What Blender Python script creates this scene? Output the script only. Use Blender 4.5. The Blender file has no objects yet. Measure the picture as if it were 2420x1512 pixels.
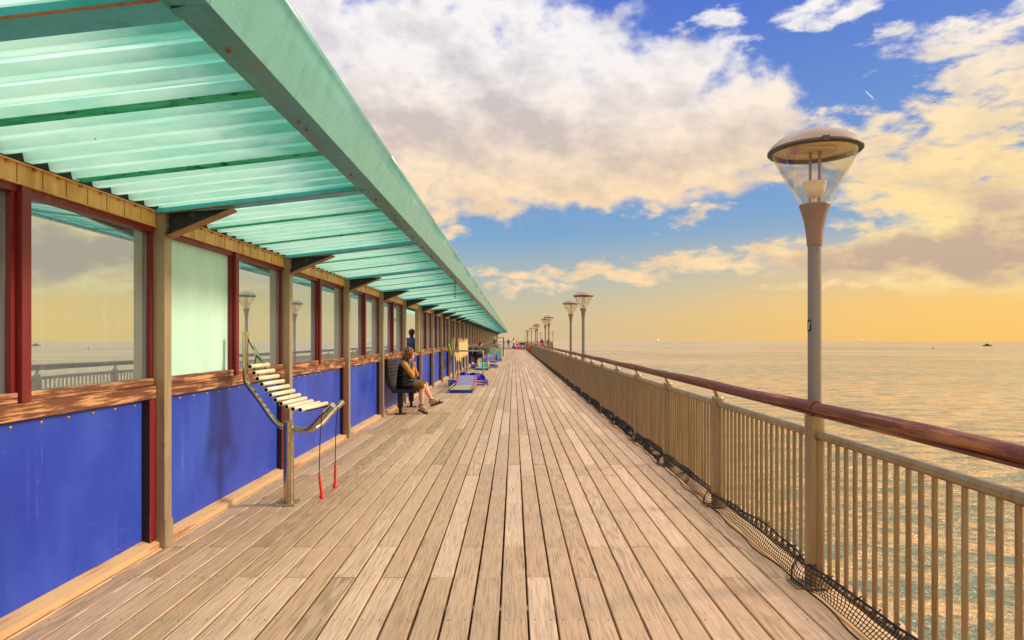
import bpy, bmesh, math, random
from mathutils import Vector, Matrix
R = math.radians
random.seed(7)
scene = bpy.context.scene
COL = scene.collection

# ------------------------------------------------------------------ camera
EYE = 1.55                      # eye height above the deck
F = 1570.0                      # focal length in units of a 2419-wide picture
cam = bpy.data.cameras.new("camera"); camo = bpy.data.objects.new("camera", cam); COL.objects.link(camo)
cam.sensor_width = 36.0; cam.lens = 36.0 * F / 2419.0
cam.shift_x = -4.5 / 2419.0; cam.shift_y = (802 - 756) / 2419.0
cam.clip_start = 0.05; cam.clip_end = 8000
camo.location = (0, 0, EYE); camo.rotation_euler = (R(90), 0, 0)
scene.camera = camo
scene.view_settings.view_transform = 'Standard'; scene.view_settings.look = 'None'
scene.view_settings.exposure = 0.40; scene.view_settings.gamma = 1.0
scene.view_settings.use_curve_mapping = False
try:
    scene.cycles.max_bounces = 8; scene.cycles.transparent_max_bounces = 24
    scene.cycles.use_denoising = True; scene.cycles.caustics_reflective = False; scene.cycles.caustics_refractive = False
except Exception: pass

# ------------------------------------------------------------------ node helper
class NT:
    def __init__(s, tree): s.t = tree; s.n = tree.nodes; s.l = tree.links
    def new(s, typ, **kw):
        nd = s.n.new(typ)
        for k, v in kw.items(): setattr(nd, k, v)
        return nd
    def put(s, sock, v):
        if v is None: return
        if isinstance(v, bpy.types.NodeSocket): s.l.new(v, sock)
        else:
            if isinstance(v, tuple) and len(v) == 3 and sock.type == 'RGBA': v = v + (1.0,)
            sock.default_value = v
    def m(s, op, a, b=None, c=None, clamp=False):
        nd = s.new('ShaderNodeMath', operation=op, use_clamp=clamp)
        for i, v in enumerate((a, b, c)): s.put(nd.inputs[i], v)
        return nd.outputs[0]
    def mr(s, v, a, b, c=0.0, d=1.0, smooth=True):
        nd = s.new('ShaderNodeMapRange', interpolation_type='SMOOTHSTEP' if smooth else 'LINEAR')
        for k, x in zip(('Value', 'From Min', 'From Max', 'To Min', 'To Max'), (v, a, b, c, d)): s.put(nd.inputs[k], x)
        return nd.outputs[0]
    def noise(s, vec, scale, detail=4, rough=0.55, dist=0.0, dim='3D', lac=2.0):
        nd = s.new('ShaderNodeTexNoise', noise_dimensions=dim)
        s.put(nd.inputs['Vector'], vec); s.put(nd.inputs['Scale'], scale); s.put(nd.inputs['Detail'], detail)
        s.put(nd.inputs['Roughness'], rough); s.put(nd.inputs['Distortion'], dist); s.put(nd.inputs['Lacunarity'], lac)
        return nd.outputs['Fac']
    def mix(s, f, a, b, blend='MIX'):
        nd = s.new('ShaderNodeMix', data_type='RGBA', blend_type=blend)
        s.put(nd.inputs[0], f); s.put(nd.inputs[6], a); s.put(nd.inputs[7], b)
        return nd.outputs[2]
    def xyz(s, x, y, z):
        nd = s.new('ShaderNodeCombineXYZ')
        for i, v in enumerate((x, y, z)): s.put(nd.inputs[i], v)
        return nd.outputs[0]
    def sep(s, v):
        nd = s.new('ShaderNodeSeparateXYZ'); s.put(nd.inputs[0], v); return nd.outputs
    def obj(s, kind='Object'): return s.new('ShaderNodeTexCoord').outputs[kind]
    def scl(s, v, x, y, z):
        nd = s.new('ShaderNodeVectorMath', operation='MULTIPLY'); s.put(nd.inputs[0], v); nd.inputs[1].default_value = (x, y, z); return nd.outputs[0]
    def add(s, v, w):
        nd = s.new('ShaderNodeVectorMath', operation='ADD'); s.put(nd.inputs[0], v); s.put(nd.inputs[1], w); return nd.outputs[0]
    def bump(s, h, strength=0.3, dist=0.01):
        nd = s.new('ShaderNodeBump'); s.put(nd.inputs['Height'], h); s.put(nd.inputs['Strength'], strength); s.put(nd.inputs['Distance'], dist)
        return nd.outputs[0]

def srgb(r, g, b):
    f = lambda c: (c/255/12.92) if c/255 <= .04045 else ((c/255+.055)/1.055)**2.4
    return (f(r), f(g), f(b))

# ------------------------------------------------------------------ sky (world)
SUN_EL, SUN_AZ = R(25), R(78)        # azimuth measured from +Y (down the pier) towards +X (the sea side)
world = bpy.data.worlds.new("World"); scene.world = world; world.use_nodes = True
w = NT(world.node_tree); w.n.clear()
geo = w.new('ShaderNodeTexCoord').outputs['Generated']
dx, dy, dz = w.sep(geo)
az = w.m('ARCTAN2', dx, dy); el = w.m('ARCSINE', dz)
azd = w.m('MULTIPLY', az, 57.29578); eld = w.m('MULTIPLY', el, 57.29578)
# cloud-layer coordinates: a plane overhead, so clouds flatten towards the horizon
den = w.m('ADD', w.m('MAXIMUM', dz, 0.0), 0.16)
cp = w.xyz(w.m('DIVIDE', dx, den), w.m('DIVIDE', dy, den), 0.0)
ang = w.xyz(azd, w.m('MULTIPLY', eld, 1.35), 0.0)
# domain warp of the angles for ragged cloud edges
wn = w.new('ShaderNodeTexNoise', noise_dimensions='3D'); w.put(wn.inputs['Vector'], ang)
wn.inputs['Scale'].default_value = 0.17; wn.inputs['Detail'].default_value = 6; wn.inputs['Roughness'].default_value = 0.56
wc = w.sep(wn.outputs['Color'])
waz = w.m('ADD', azd, w.m('MULTIPLY', w.m('SUBTRACT', wc[0], 0.5), 9.0))
wel = w.m('ADD', eld, w.m('MULTIPLY', w.m('SUBTRACT', wc[1], 0.5), 6.0))
def dirpx(x, y):
    return math.degrees(math.atan2(x-1214, F)), math.degrees(math.atan2(802-y, math.hypot(F, x-1214)))
BIG = [(1040,140,470,190,1.0),(1330,250,400,190,1.0),(1600,320,280,170,1.0),(1180,390,310,110,1.0),(880,330,330,220,1.0),
       (640,40,330,150,1.0),(1585,170,150,110,.8),(1740,300,170,150,1.1),(1640,330,260,150,1.2),(1450,400,360,80,1.1),(1170,480,75,60,.6)]
OTH = [(2260,330,270,110,1.1),(2419,170,220,120,1.2),(2160,430,230,80,1.1),(2380,470,330,140,1.2),(2220,580,440,85,1.5),(2500,560,420,100,1.5),(1950,620,260,40,1.1),(2400,640,420,50,.9),(1835,395,80,55,.8),(2020,345,120,60,.9),
       (1920,290,110,34,.7),(1380,648,330,24,.75),(1760,622,330,34,.8),(1250,686,120,16,.7),(1990,22,140,40,.75),(1665,38,60,30,.7),
       (2340,70,280,65,.8),(2100,110,80,25,.5),(2290,190,120,40,.8),(1720,110,60,25,.5),(1590,455,45,30,.55),(1640,512,75,28,.5),(1535,478,40,24,.5),(1040,530,50,50,.6),(2360,690,200,16,.6),(1900,690,180,12,.5),
       (-200,300,700,300,.8),(2900,300,420,220,.8),(3000,560,500,60,.8)]
def ellipses(lst):
    acc = None
    for (px, py, rx, ry, s) in lst:
        a, e = dirpx(px, py)
        ra = abs(dirpx(px+rx*.5, py)[0]-dirpx(px-rx*.5, py)[0]); re = abs(dirpx(px, py-ry*.5)[1]-dirpx(px, py+ry*.5)[1])
        u = w.m('MULTIPLY', w.m('SUBTRACT', waz, a), 1/ra); v = w.m('MULTIPLY', w.m('SUBTRACT', wel, e), 1/re)
        d = w.m('MULTIPLY_ADD', u, u, w.m('MULTIPLY', v, v))
        f = w.m('MULTIPLY_ADD', d, -s, s)
        acc = f if acc is None else w.m('SMOOTH_MAX', acc, f, 0.25)
    return w.m('MAXIMUM', acc, -1.2)
fbig = ellipses(BIG); foth = ellipses(OTH)
nA = w.noise(ang, 0.26, 8, 0.54)
nB = w.noise(w.scl(ang, 1.0, 1.9, 1.0), 0.34, 8, 0.60, 0.3)
nP = w.noise(cp, 0.9, 8, 0.6)
# elsewhere in the sky (behind and overhead): broken cloud
front = w.m('MULTIPLY', w.mr(w.m('ABSOLUTE', azd), 44, 60, 1, 0), w.mr(eld, 30, 40, 1, 0))
fgen = w.m('MULTIPLY', w.m('SUBTRACT', nP, 0.37), 5.0)
dA = w.m('ADD', fbig, w.m('MULTIPLY', w.m('SUBTRACT', nA, 0.5), 2.6))
dB = w.m('ADD', foth, w.m('MULTIPLY', w.m('SUBTRACT', nB, 0.50), 4.0))
mA = w.mr(dA, -0.28, 0.62); mB = w.mr(dB, -0.25, 0.95)
mFr = w.m('MAXIMUM', mA, mB)
mGen = w.mr(fgen, -0.2, 0.8)
cloud = w.m('ADD', w.m('MULTIPLY', mFr, front), w.m('MULTIPLY', mGen, w.m('SUBTRACT', 1.0, front)))
cloud = w.m('MULTIPLY', cloud, w.mr(eld, 1.8, 5.0))
# clear sky: NISHITA for the physical part, tinted by the hazy evening gradient
sky = w.new('ShaderNodeTexSky', sky_type='NISHITA', sun_disc=False)
sky.sun_elevation = SUN_EL; sky.sun_rotation = SUN_AZ; sky.air_density = 1.2; sky.dust_density = 2.0
nish = w.mix(1.0, sky.outputs[0], (0.10, 0.10, 0.10), 'MULTIPLY')
def color_ramp(t, fac, stops):
    nd = t.new('ShaderNodeValToRGB'); t.put(nd.inputs[0], fac); r = nd.color_ramp
    while len(r.elements) > 1: r.elements.remove(r.elements[-1])
    r.elements[0].position = stops[0][0]; r.elements[0].color = stops[0][1] + (1,)
    for p, c in stops[1:]: e = r.elements.new(p); e.color = c + (1,)
    return nd.outputs[0]
grad = color_ramp(w, w.m('DIVIDE', eld, 40.0, clamp=True), [(0.0, srgb(222,194,150)), (0.055, srgb(212,196,158)), (0.12, srgb(180,190,182)), (0.22, srgb(124,168,208)), (0.42, srgb(104,146,212)), (0.66, srgb(80,116,212)), (1.0, srgb(96,126,206))])
sunward = w.m('MULTIPLY', w.mr(azd, -3, 36), w.mr(azd, 44, 70, 1, .2))          # warm towards the low sun on the right
warm = w.m('MULTIPLY', sunward, w.mr(eld, 11, 1.0))
base = w.mix(warm, grad, srgb(255, 203, 112))
base = w.mix(0.10, base, nish)
# cloud light: puffs lit from the upper right, warm and peachy low down
sh = w.noise(w.add(ang, (1.3, 1.6, 0)), 0.22, 5, 0.50)
relief = w.m('MULTIPLY', w.m('SUBTRACT', w.noise(ang, 0.22, 5, 0.50), sh), 1.7)
nL = w.noise(w.scl(ang, 1, 1.7, 1), 0.11, 6, 0.52)
edge = w.mr(w.m('MAXIMUM', dA, w.m('MULTIPLY', dB, .7)), 0.15, 1.6)      # the thick middle of a cloud is greyer
dusk = w.m('MAXIMUM', ellipses([(2250,585,420,80,1.1),(1950,640,300,36,.9),(2500,560,400,90,1.0),(1150,310,420,90,.75),(1600,350,200,60,.6)]), 0.0)
lit = w.m('ADD', w.m('SUBTRACT', 0.98, w.m('MULTIPLY', edge, 0.48)), relief)
fineA = w.noise(w.scl(ang, 1, 1.3, 1), 0.75, 6, 0.6); fineB = w.noise(w.add(w.scl(ang, 1, 1.3, 1), (.35, .5, 0)), 0.75, 6, 0.6)
lit = w.m('ADD', lit, w.m('MULTIPLY', w.m('SUBTRACT', fineA, fineB), .5))
lit = w.m('SUBTRACT', lit, w.m('MULTIPLY', dusk, 0.85))
lit = w.m('ADD', lit, w.m('MULTIPLY', w.m('SUBTRACT', nL, 0.5), 1.9), clamp=True)
low = w.mr(eld, 25, 8.5)
tint_hi = w.mix(low, srgb(248, 244, 244), srgb(254, 220, 174))
tint_hi = w.mix(w.m('MULTIPLY', w.mr(azd, 10, 40), w.mr(eld, 26, 8)), tint_hi, srgb(255, 226, 160))
tint_lo = w.mix(low, srgb(202, 198, 206), srgb(216, 190, 162))
tint_lo = w.mix(w.m('MULTIPLY', w.mr(eld, 13, 5), w.mr(azd, 12, 30)), tint_lo, srgb(200, 174, 150))
ccol = w.mix(lit, tint_lo, tint_hi)
ccol = w.mix(w.m('SUBTRACT', 1.0, front), ccol, w.mix(1.0, ccol, (2.1, 2.0, 1.9), 'MULTIPLY'))    # unseen cloud overhead and behind, boosted to light the deck
skyc = w.mix(cloud, base, ccol)
# a short vapour trail
ta, te = dirpx(2054, 224); c_, s_ = math.cos(R(48)), math.sin(R(48))
tu = w.m('SUBTRACT', azd, ta); tv = w.m('SUBTRACT', eld, te)
along = w.m('SUBTRACT', w.m('MULTIPLY', tu, c_), w.m('MULTIPLY', tv, s_)); across = w.m('ADD', w.m('MULTIPLY', tu, s_), w.m('MULTIPLY', tv, c_))
trail = w.m('MULTIPLY', w.mr(w.m('ABSOLUTE', along), .55, .2, 0, 1), w.mr(w.m('ABSOLUTE', across), .055, .02, 0, .75))
skyc = w.mix(trail, skyc, srgb(245, 240, 235))
bg = w.new('ShaderNodeBackground'); w.put(bg.inputs['Color'], skyc); bg.inputs['Strength'].default_value = 0.77
wo = w.new('ShaderNodeOutputWorld'); w.l.new(bg.outputs[0], wo.inputs[0])
try: world.cycles.sampling_method = 'MANUAL'; world.cycles.sample_map_resolution = 512
except Exception: pass

# ------------------------------------------------------------------ sun
sl = bpy.data.lights.new("sun", 'SUN'); sl.energy = 2.6; sl.angle = R(10); sl.color = (1.0, 0.80, 0.55)
so = bpy.data.objects.new("sun", sl); COL.objects.link(so)
sd = Vector((math.cos(SUN_EL)*math.sin(SUN_AZ), math.cos(SUN_EL)*math.cos(SUN_AZ), math.sin(SUN_EL)))
so.rotation_euler = sd.to_track_quat('Z', 'Y').to_euler(); so.location = sd*60

# ------------------------------------------------------------------ object helpers
def tag(o, label=None, cat=None, group=None, kind=None):
    if label: o['label'] = label
    if cat: o['category'] = cat
    if group: o['group'] = group
    if kind: o['kind'] = kind
    return o
def empty(name, loc=(0,0,0), rz=0.0):
    o = bpy.data.objects.new(name, None); o.empty_display_size = 0.2; COL.objects.link(o)
    o.location = loc; o.rotation_euler = (0, 0, rz); return o
def copy_tree(o, parent=None):
    c = o.copy(); COL.objects.link(c)
    if parent is not None: c.parent = parent
    for ch in list(o.children): copy_tree(ch, c)
    return c

class MB:
    """collects shapes into one mesh"""
    def __init__(s): s.bm = bmesh.new(); s.fl = None
    def poly(s, pts, mi=0, smooth=False):
        f = s.bm.faces.new([s.bm.verts.new(p) for p in pts]); f.material_index = mi; f.smooth = smooth; return f
    def box(s, x0, x1, y0, y1, z0, z1, mi=0, bev=0.0):
        x0, x1 = min(x0,x1), max(x0,x1); y0, y1 = min(y0,y1), max(y0,y1); z0, z1 = min(z0,z1), max(z0,z1)
        v = [s.bm.verts.new((x, y, z)) for z in (z0, z1) for y in (y0, y1) for x in (x0, x1)]
        fs = [s.bm.faces.new([v[i] for i in q]) for q in ((0,2,3,1),(4,5,7,6),(0,1,5,4),(2,6,7,3),(0,4,6,2),(1,3,7,5))]
        for f in fs: f.material_index = mi
        if bev > 0:
            es = list({e for f in fs for e in f.edges})
            bmesh.ops.bevel(s.bm, geom=es, offset=bev, segments=1, affect='EDGES', material=-1)
        return s
    def prism(s, pts2, axis, a, b, mi=0):
        """extrude a 2-D outline along axis ('x': pts=(y,z); 'y': pts=(x,z); 'z': pts=(x,y))"""
        def P(p, t): return {'x': (t, p[0], p[1]), 'y': (p[0], t, p[1]), 'z': (p[0], p[1], t)}[axis]
        A = [s.bm.verts.new(P(p, a)) for p in pts2]; B = [s.bm.verts.new(P(p, b)) for p in pts2]
        n = len(pts2)
        fs = [s.bm.faces.new(A), s.bm.faces.new(list(reversed(B)))] + [s.bm.faces.new((A[i], B[i], B[(i+1)%n], A[(i+1)%n])) for i in range(n)]
        for f in fs: f.material_index = mi
        return s
    def tube(s, pts, r, n=10, mi=0, cap=True, smooth=True, flat=1.0):
        pts = [Vector(p) for p in pts]; rs = r if isinstance(r, (list, tuple)) else [r]*len(pts)
        rings = []; up = None
        for i, p in enumerate(pts):
            t = ((pts[i+1]-p).normalized() if i < len(pts)-1 else Vector()) + ((p-pts[i-1]).normalized() if i > 0 else Vector())
            if t.length < 1e-6: t = pts[min(i+1,len(pts)-1)]-pts[max(i-1,0)]
            t.normalize()
            if up is None: up = Vector((0,0,1)) if abs(t.z) < .9 else Vector((0,1,0))
            a = t.cross(up)
            if a.length < 1e-5: a = t.cross(Vector((1,0,0)))
            a.normalize(); b = a.cross(t).normalized(); up = b
            rings.append([s.bm.verts.new(p + (a*math.cos(2*math.pi*k/n) + b*math.sin(2*math.pi*k/n)*flat)*rs[i]) for k in range(n)])
        for i in range(len(rings)-1):
            for k in range(n):
                f = s.bm.faces.new((rings[i][k], rings[i][(k+1)%n], rings[i+1][(k+1)%n], rings[i+1][k])); f.smooth = smooth; f.material_index = mi
        if cap:
            for rg in (rings[0], rings[-1]):
                f = s.bm.faces.new([s.bm.verts.new(v.co) for v in rg]); f.material_index = mi
        return s
    def pipe(s, p0, p1, r, wall, n=12, mi=0, mi_in=0):
        """hollow open tube"""
        p0, p1 = Vector(p0), Vector(p1); t = (p1-p0).normalized(); a = t.orthogonal().normalized(); b = t.cross(a)
        def ring(p, q): return [s.bm.verts.new(p + (a*math.cos(2*math.pi*k/n)+b*math.sin(2*math.pi*k/n))*q) for k in range(n)]
        R4 = [ring(p0, r-wall), ring(p0, r), ring(p1, r), ring(p1, r-wall)]
        for i in range(4):
            A, B = R4[i], R4[(i+1)%4]
            for k in range(n):
                f = s.bm.faces.new((A[k], A[(k+1)%n], B[(k+1)%n], B[k])); f.smooth = i in (1, 3); f.material_index = mi_in if i == 3 else mi
        return s
    def lathe(s, prof, n=32, c=(0,0,0), mi=0, smooth=True):
        rings = []
        for (r, z) in prof:
            if r < 1e-5: rings.append([s.bm.verts.new((c[0], c[1], c[2]+z))])
            else: rings.append([s.bm.verts.new((c[0]+r*math.cos(2*math.pi*k/n), c[1]+r*math.sin(2*math.pi*k/n), c[2]+z)) for k in range(n)])
        for A, B in zip(rings, rings[1:]):
            for k in range(n):
                if len(A) == 1 and len(B) == 1: continue
                if len(A) == 1: vs = (A[0], B[(k+1)%n], B[k])
                elif len(B) == 1: vs = (A[k], A[(k+1)%n], B[0])
                else: vs = (A[k], A[(k+1)%n], B[(k+1)%n], B[k])
                f = s.bm.faces.new(vs); f.smooth = smooth; f.material_index = mi
        return s
    def capsule(s, p0, r0, p1, r1, sub=2, sc=(1,1,1)):
        tmp = bmesh.new()
        for p, r in ((p0, r0), (p1, r1)):
            bmesh.ops.create_icosphere(tmp, subdivisions=sub, radius=1.0, matrix=Matrix.Translation(Vector(p)) @ Matrix.Diagonal((r*sc[0], r*sc[1], r*sc[2], 1)))
        res = bmesh.ops.convex_hull(tmp, input=tmp.verts[:])
        junk = list({g for g in res['geom_interior'] + res['geom_unused'] if isinstance(g, bmesh.types.BMVert)})
        bmesh.ops.delete(tmp, geom=junk, context='VERTS')
        vm = {v: s.bm.verts.new(v.co) for v in tmp.verts}
        for f in tmp.faces:
            try: g = s.bm.faces.new([vm[v] for v in f.verts]); g.smooth = True
            except ValueError: pass
        tmp.free(); return s
    def build(s, name, mats, parent=None, loc=None, rnd=None, recalc=True):
        if recalc: bmesh.ops.recalc_face_normals(s.bm, faces=s.bm.faces[:])
        me = bpy.data.meshes.new(name); s.bm.to_mesh(me); s.bm.free()
        for m in (mats if isinstance(mats, (list, tuple)) else [mats]): me.materials.append(m)
        o = bpy.data.objects.new(name, me); COL.objects.link(o)
        if parent is not None: o.parent = parent
        if loc is not None: o.location = loc
        return o

# ------------------------------------------------------------------ materials
def mat(name):
    m = bpy.data.materials.new(name); m.use_nodes = True; t = NT(m.node_tree); t.n.clear()
    out = t.new('ShaderNodeOutputMaterial'); return m, t, out
def pbr(t, out, base, rough=0.5, metal=0.0, normal=None, spec=None, **kw):
    p = t.new('ShaderNodeBsdfPrincipled'); t.put(p.inputs['Base Color'], base); t.put(p.inputs['Roughness'], rough); t.put(p.inputs['Metallic'], metal)
    if normal is not None: t.l.new(normal, p.inputs['Normal'])
    if spec is not None: t.put(p.inputs['Specular IOR Level'], spec)
    for k, v in kw.items(): t.put(p.inputs[k], v)
    if out is not None: t.l.new(p.outputs[0], out.inputs[0])
    return p.outputs[0]
def simple(name, col, rough=0.5, metal=0.0, var=0.25, scale=9.0, dark=None, bump=0.15, spec=None):
    """painted or worn surface: base colour with soft mottling and fine grain"""
    m, t, out = mat(name); c = t.obj()
    n1 = t.noise(c, scale, 6, 0.6); n2 = t.noise(c, scale*7, 3, 0.6)
    d = dark if dark else tuple(x*(1-var*1.6) for x in col)
    hi = tuple(min(1, x*(1+var*.5)) for x in col)
    cc = t.mix(t.mr(n1, 0.3, 0.7), d, hi); cc = t.mix(t.m('MULTIPLY', n2, 0.25), cc, col)
    pbr(t, out, cc, t.mr(n1, 0.3, 0.7, rough*1.15, rough*0.85), metal, t.bump(n2, bump, 0.002), spec)
    return m
def lin(r, g, b, k=1.0): return tuple(x*k for x in srgb(r, g, b))

def make_deck():
    m, t, out = mat('bleached_timber')
    at = t.new('ShaderNodeAttribute', attribute_name='rnd'); r1, r2, r3 = t.sep(at.outputs['Color'])
    c = t.obj(); off = t.xyz(t.m('MULTIPLY', r1, 37.0), t.m('MULTIPLY', r2, 91.0), t.m('MULTIPLY', r3, 13.0))
    c2 = t.add(c, off)
    fig = t.noise(t.scl(c2, 6.0, 0.55, 1), 1.0, 3, 0.5)          # growth-ring figure: contour lines of a stretched noise
    ringv = t.m('SINE', t.m('MULTIPLY', fig, t.m('MULTIPLY_ADD', r2, 60.0, 55.0)))
    ring = t.mr(ringv, -0.7, 1.0)
    ringk = t.m('MULTIPLY', ring, t.mr(r3, 0.25, 0.95, 0.08, 0.55))
    fine = t.noise(t.scl(c2, 130, 3.2, 1), 1.0, 4, 0.65)
    crack = t.mr(t.noise(t.scl(c2, 85, 2.0, 1), 1.0, 4, 0.6), 0.30, 0.36, 1, 0)
    blot = t.noise(c, 1.5, 5, 0.6); grime = t.noise(t.add(c, (5, 9, 2)), 0.5, 4, 0.6)
    tone = t.mix(r1, lin(200,164,130), lin(226,192,160))
    tone = t.mix(t.mr(r2, .55, 1.0, 0, .8), tone, lin(200,166,130))
    tone = t.mix(t.mr(r3, 0.72, .95, 0, .55), tone, lin(186,156,126))
    col = t.mix(ringk, tone, t.mix(0.72, tone, lin(112,80,50)))
    col = t.mix(t.m('MULTIPLY', t.mr(fine, .42, .75), 0.75), col, t.mix(0.8, tone, lin(96,66,42)))
    col = t.mix(t.m('MULTIPLY', crack, 0.7), col, lin(78,54,36))
    col = t.mix(t.mr(blot, .58, .82, 0, .28), col, lin(132,94,60))
    col = t.mix(t.mr(grime, .54, .74, 0, .22), col, lin(150,122,96))
    h = t.m('ADD', t.m('MULTIPLY', fine, .6), t.m('MULTIPLY', ring, .25)); h = t.m('SUBTRACT', h, t.m('MULTIPLY', crack, .7))
    pbr(t, out, col, t.mr(blot, .3, .8, .62, .5), 0, t.bump(h, .5, .004), 0.35)
    return m
def make_wood(name, paint, bare, wear=0.5, rough=.55, axis='y', s=1.0):
    """timber with worn paint; the wear runs along the grain"""
    m, t, out = mat(name); c = t.obj()
    k = {'y': (40, 2.2, 40), 'z': (40, 40, 2.2)}[axis]
    g = t.noise(t.scl(c, *(x*s for x in k)), 1.0, 6, .68); big = t.noise(c, 2.3, 4, .6)
    a = t.mr(t.m('ADD', g, t.m('MULTIPLY', t.m('SUBTRACT', big, .5), .4)), .62-wear*.25, .80-wear*.25)
    col = t.mix(a, paint, bare)
    col = t.mix(t.mr(g, .25, .42, .7, 0), col, tuple(x*.25 for x in paint))
    pbr(t, out, col, rough, 0, t.bump(g, .5, .004)); return m
def make_stained(name, col, stain, dark, rough=.55, metal=0.0, vert=True, amt=.55, sc=3.0):
    """weathered metal with vertical runs"""
    m, t, out = mat(name); c = t.obj()
    run = t.noise(t.scl(c, 9, 9, .9) if vert else t.scl(c, 9, .9, 9), sc/3, 5, .65); bl = t.noise(c, sc*2.5, 6, .62); f = t.noise(c, 60, 3, .6)
    cc = t.mix(t.mr(run, .42, .72, 0, amt), col, stain); cc = t.mix(t.mr(bl, .54, .76, 0, amt), cc, dark)
    cc = t.mix(t.m('MULTIPLY', f, .2), cc, tuple(min(1, x*1.25) for x in col))
    pbr(t, out, cc, t.mr(bl, .3, .7, rough*.8, rough*1.2), metal, t.bump(f, .2, .002)); return m
def make_roof():
    m, t, out = mat('translucent_sheet'); c = t.obj(); x, y, z = t.sep(c)
    n = t.noise(t.scl(c, 1.2, 5, 5), 1.4, 6, .62); st = t.noise(t.scl(c, 2, 16, 2), 1.0, 5, .65); sp = t.noise(c, 30, 4, .65)
    moss = t.mr(t.m('ADD', x, t.m('MULTIPLY', t.m('SUBTRACT', st, .5), .9)), 1.12, 1.52)     # algae creeping in from the gutter
    col = t.mix(t.mr(n, .35, .72), lin(198,238,220), lin(154,220,198))
    col = t.mix(t.m('MULTIPLY', moss, .75), col, lin(62,184,156))
    col = t.mix(t.mr(st, .60, .78, 0, .4), col, lin(110,205,180))
    col = t.mix(t.mr(sp, .68, .76, 0, .55), col, lin(40,80,60))
    d = t.new('ShaderNodeBsdfDiffuse'); t.put(d.inputs[0], col)
    tr = t.new('ShaderNodeBsdfTranslucent'); t.put(tr.inputs[0], col)
    mx = t.new('ShaderNodeMixShader'); mx.inputs[0].default_value = .82; t.l.new(d.outputs[0], mx.inputs[1]); t.l.new(tr.outputs[0], mx.inputs[2])
    gl = t.new('ShaderNodeBsdfGlossy'); gl.inputs['Roughness'].default_value = .22
    lw = t.new('ShaderNodeLayerWeight'); lw.inputs[0].default_value = .3
    m2 = t.new('ShaderNodeMixShader'); t.l.new(t.m('MULTIPLY_ADD', t.m('POWER', lw.outputs['Facing'], 2.0), .25, .02), m2.inputs[0]); t.l.new(mx.outputs[0], m2.inputs[1]); t.l.new(gl.outputs[0], m2.inputs[2])
    t.l.new(m2.outputs[0], out.inputs[0]); return m
def make_glass():
    m, t, out = mat('window_glass'); c = t.obj()
    st = t.noise(t.scl(c, 30, 30, .8), 1.0, 4, .6); rip = t.noise(c, 1.2, 2, .5)
    gl = t.new('ShaderNodeBsdfGlossy'); gl.inputs['Color'].default_value = (.80, .93, 1.0, 1); gl.inputs['Roughness'].default_value = .012
    t.l.new(t.bump(rip, .05, .01), gl.inputs['Normal'])
    tp = t.new('ShaderNodeBsdfTransparent'); tp.inputs[0].default_value = (.80, .88, .84, 1)
    df = t.new('ShaderNodeBsdfDiffuse'); df.inputs[0].default_value = (.52, .72, .96, 1)
    a = t.new('ShaderNodeMixShader'); t.put(a.inputs[0], t.mr(st, .4, .8, .30, .52)); t.l.new(tp.outputs[0], a.inputs[1]); t.l.new(df.outputs[0], a.inputs[2])
    b = t.new('ShaderNodeMixShader'); b.inputs[0].default_value = .74; t.l.new(a.outputs[0], b.inputs[1]); t.l.new(gl.outputs[0], b.inputs[2])
    t.l.new(b.outputs[0], out.inputs[0]); return m
def make_bowl():
    m, t, out = mat('lamp_glass'); c = t.obj()
    n = t.noise(t.scl(c, 4, 4, 2.0), 2.0, 2, .5, .6)
    hue = color_ramp(t, n, [(.30, (.9,.65,.35)), (.42, (1,.95,.5)), (.5, (.55,.95,.75)), (.58, (.6,.65,1)), (.66, (1,.6,.75)), (.8, (1,.8,.5))])
    gl = t.new('ShaderNodeBsdfGlossy'); gl.inputs['Roughness'].default_value = .06; t.put(gl.inputs[0], t.mix(.55, (1,.95,.85), hue))
    tp = t.new('ShaderNodeBsdfTransparent'); tp.inputs[0].default_value = (.97, .93, .84, 1)
    lw = t.new('ShaderNodeLayerWeight'); lw.inputs[0].default_value = .42
    b = t.new('ShaderNodeMixShader'); t.put(b.inputs[0], t.m('MULTIPLY_ADD', lw.outputs['Facing'], .46, .07)); t.l.new(tp.outputs[0], b.inputs[1]); t.l.new(gl.outputs[0], b.inputs[2])
    t.l.new(b.outputs[0], out.inputs[0]); return m
def make_sea():
    m, t, out = mat('sea_water'); c = t.obj()
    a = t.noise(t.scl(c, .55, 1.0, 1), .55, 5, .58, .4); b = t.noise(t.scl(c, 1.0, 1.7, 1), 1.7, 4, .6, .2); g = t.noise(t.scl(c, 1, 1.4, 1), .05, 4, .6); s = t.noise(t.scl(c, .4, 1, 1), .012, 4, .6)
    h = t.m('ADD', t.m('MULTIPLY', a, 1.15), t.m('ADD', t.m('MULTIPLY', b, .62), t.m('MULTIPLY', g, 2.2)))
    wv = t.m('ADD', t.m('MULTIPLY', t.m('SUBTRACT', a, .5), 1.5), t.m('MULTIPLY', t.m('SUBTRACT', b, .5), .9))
    col = t.mix(t.mr(t.m('ADD', s, wv), .25, .72), lin(98,120,106), lin(214,172,118))  # golden sky reflection on crests, darker troughs, put into the base colour
    gust = t.mr(t.noise(t.scl(c, .35, 1.2, 1), .02, 3, .55), .35, .7, .55, 1.0)
    pbr(t, out, col, .12, 0, t.bump(t.m('MULTIPLY', h, gust), 1.0, 1.5), .5, IOR=1.33); return m

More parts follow.
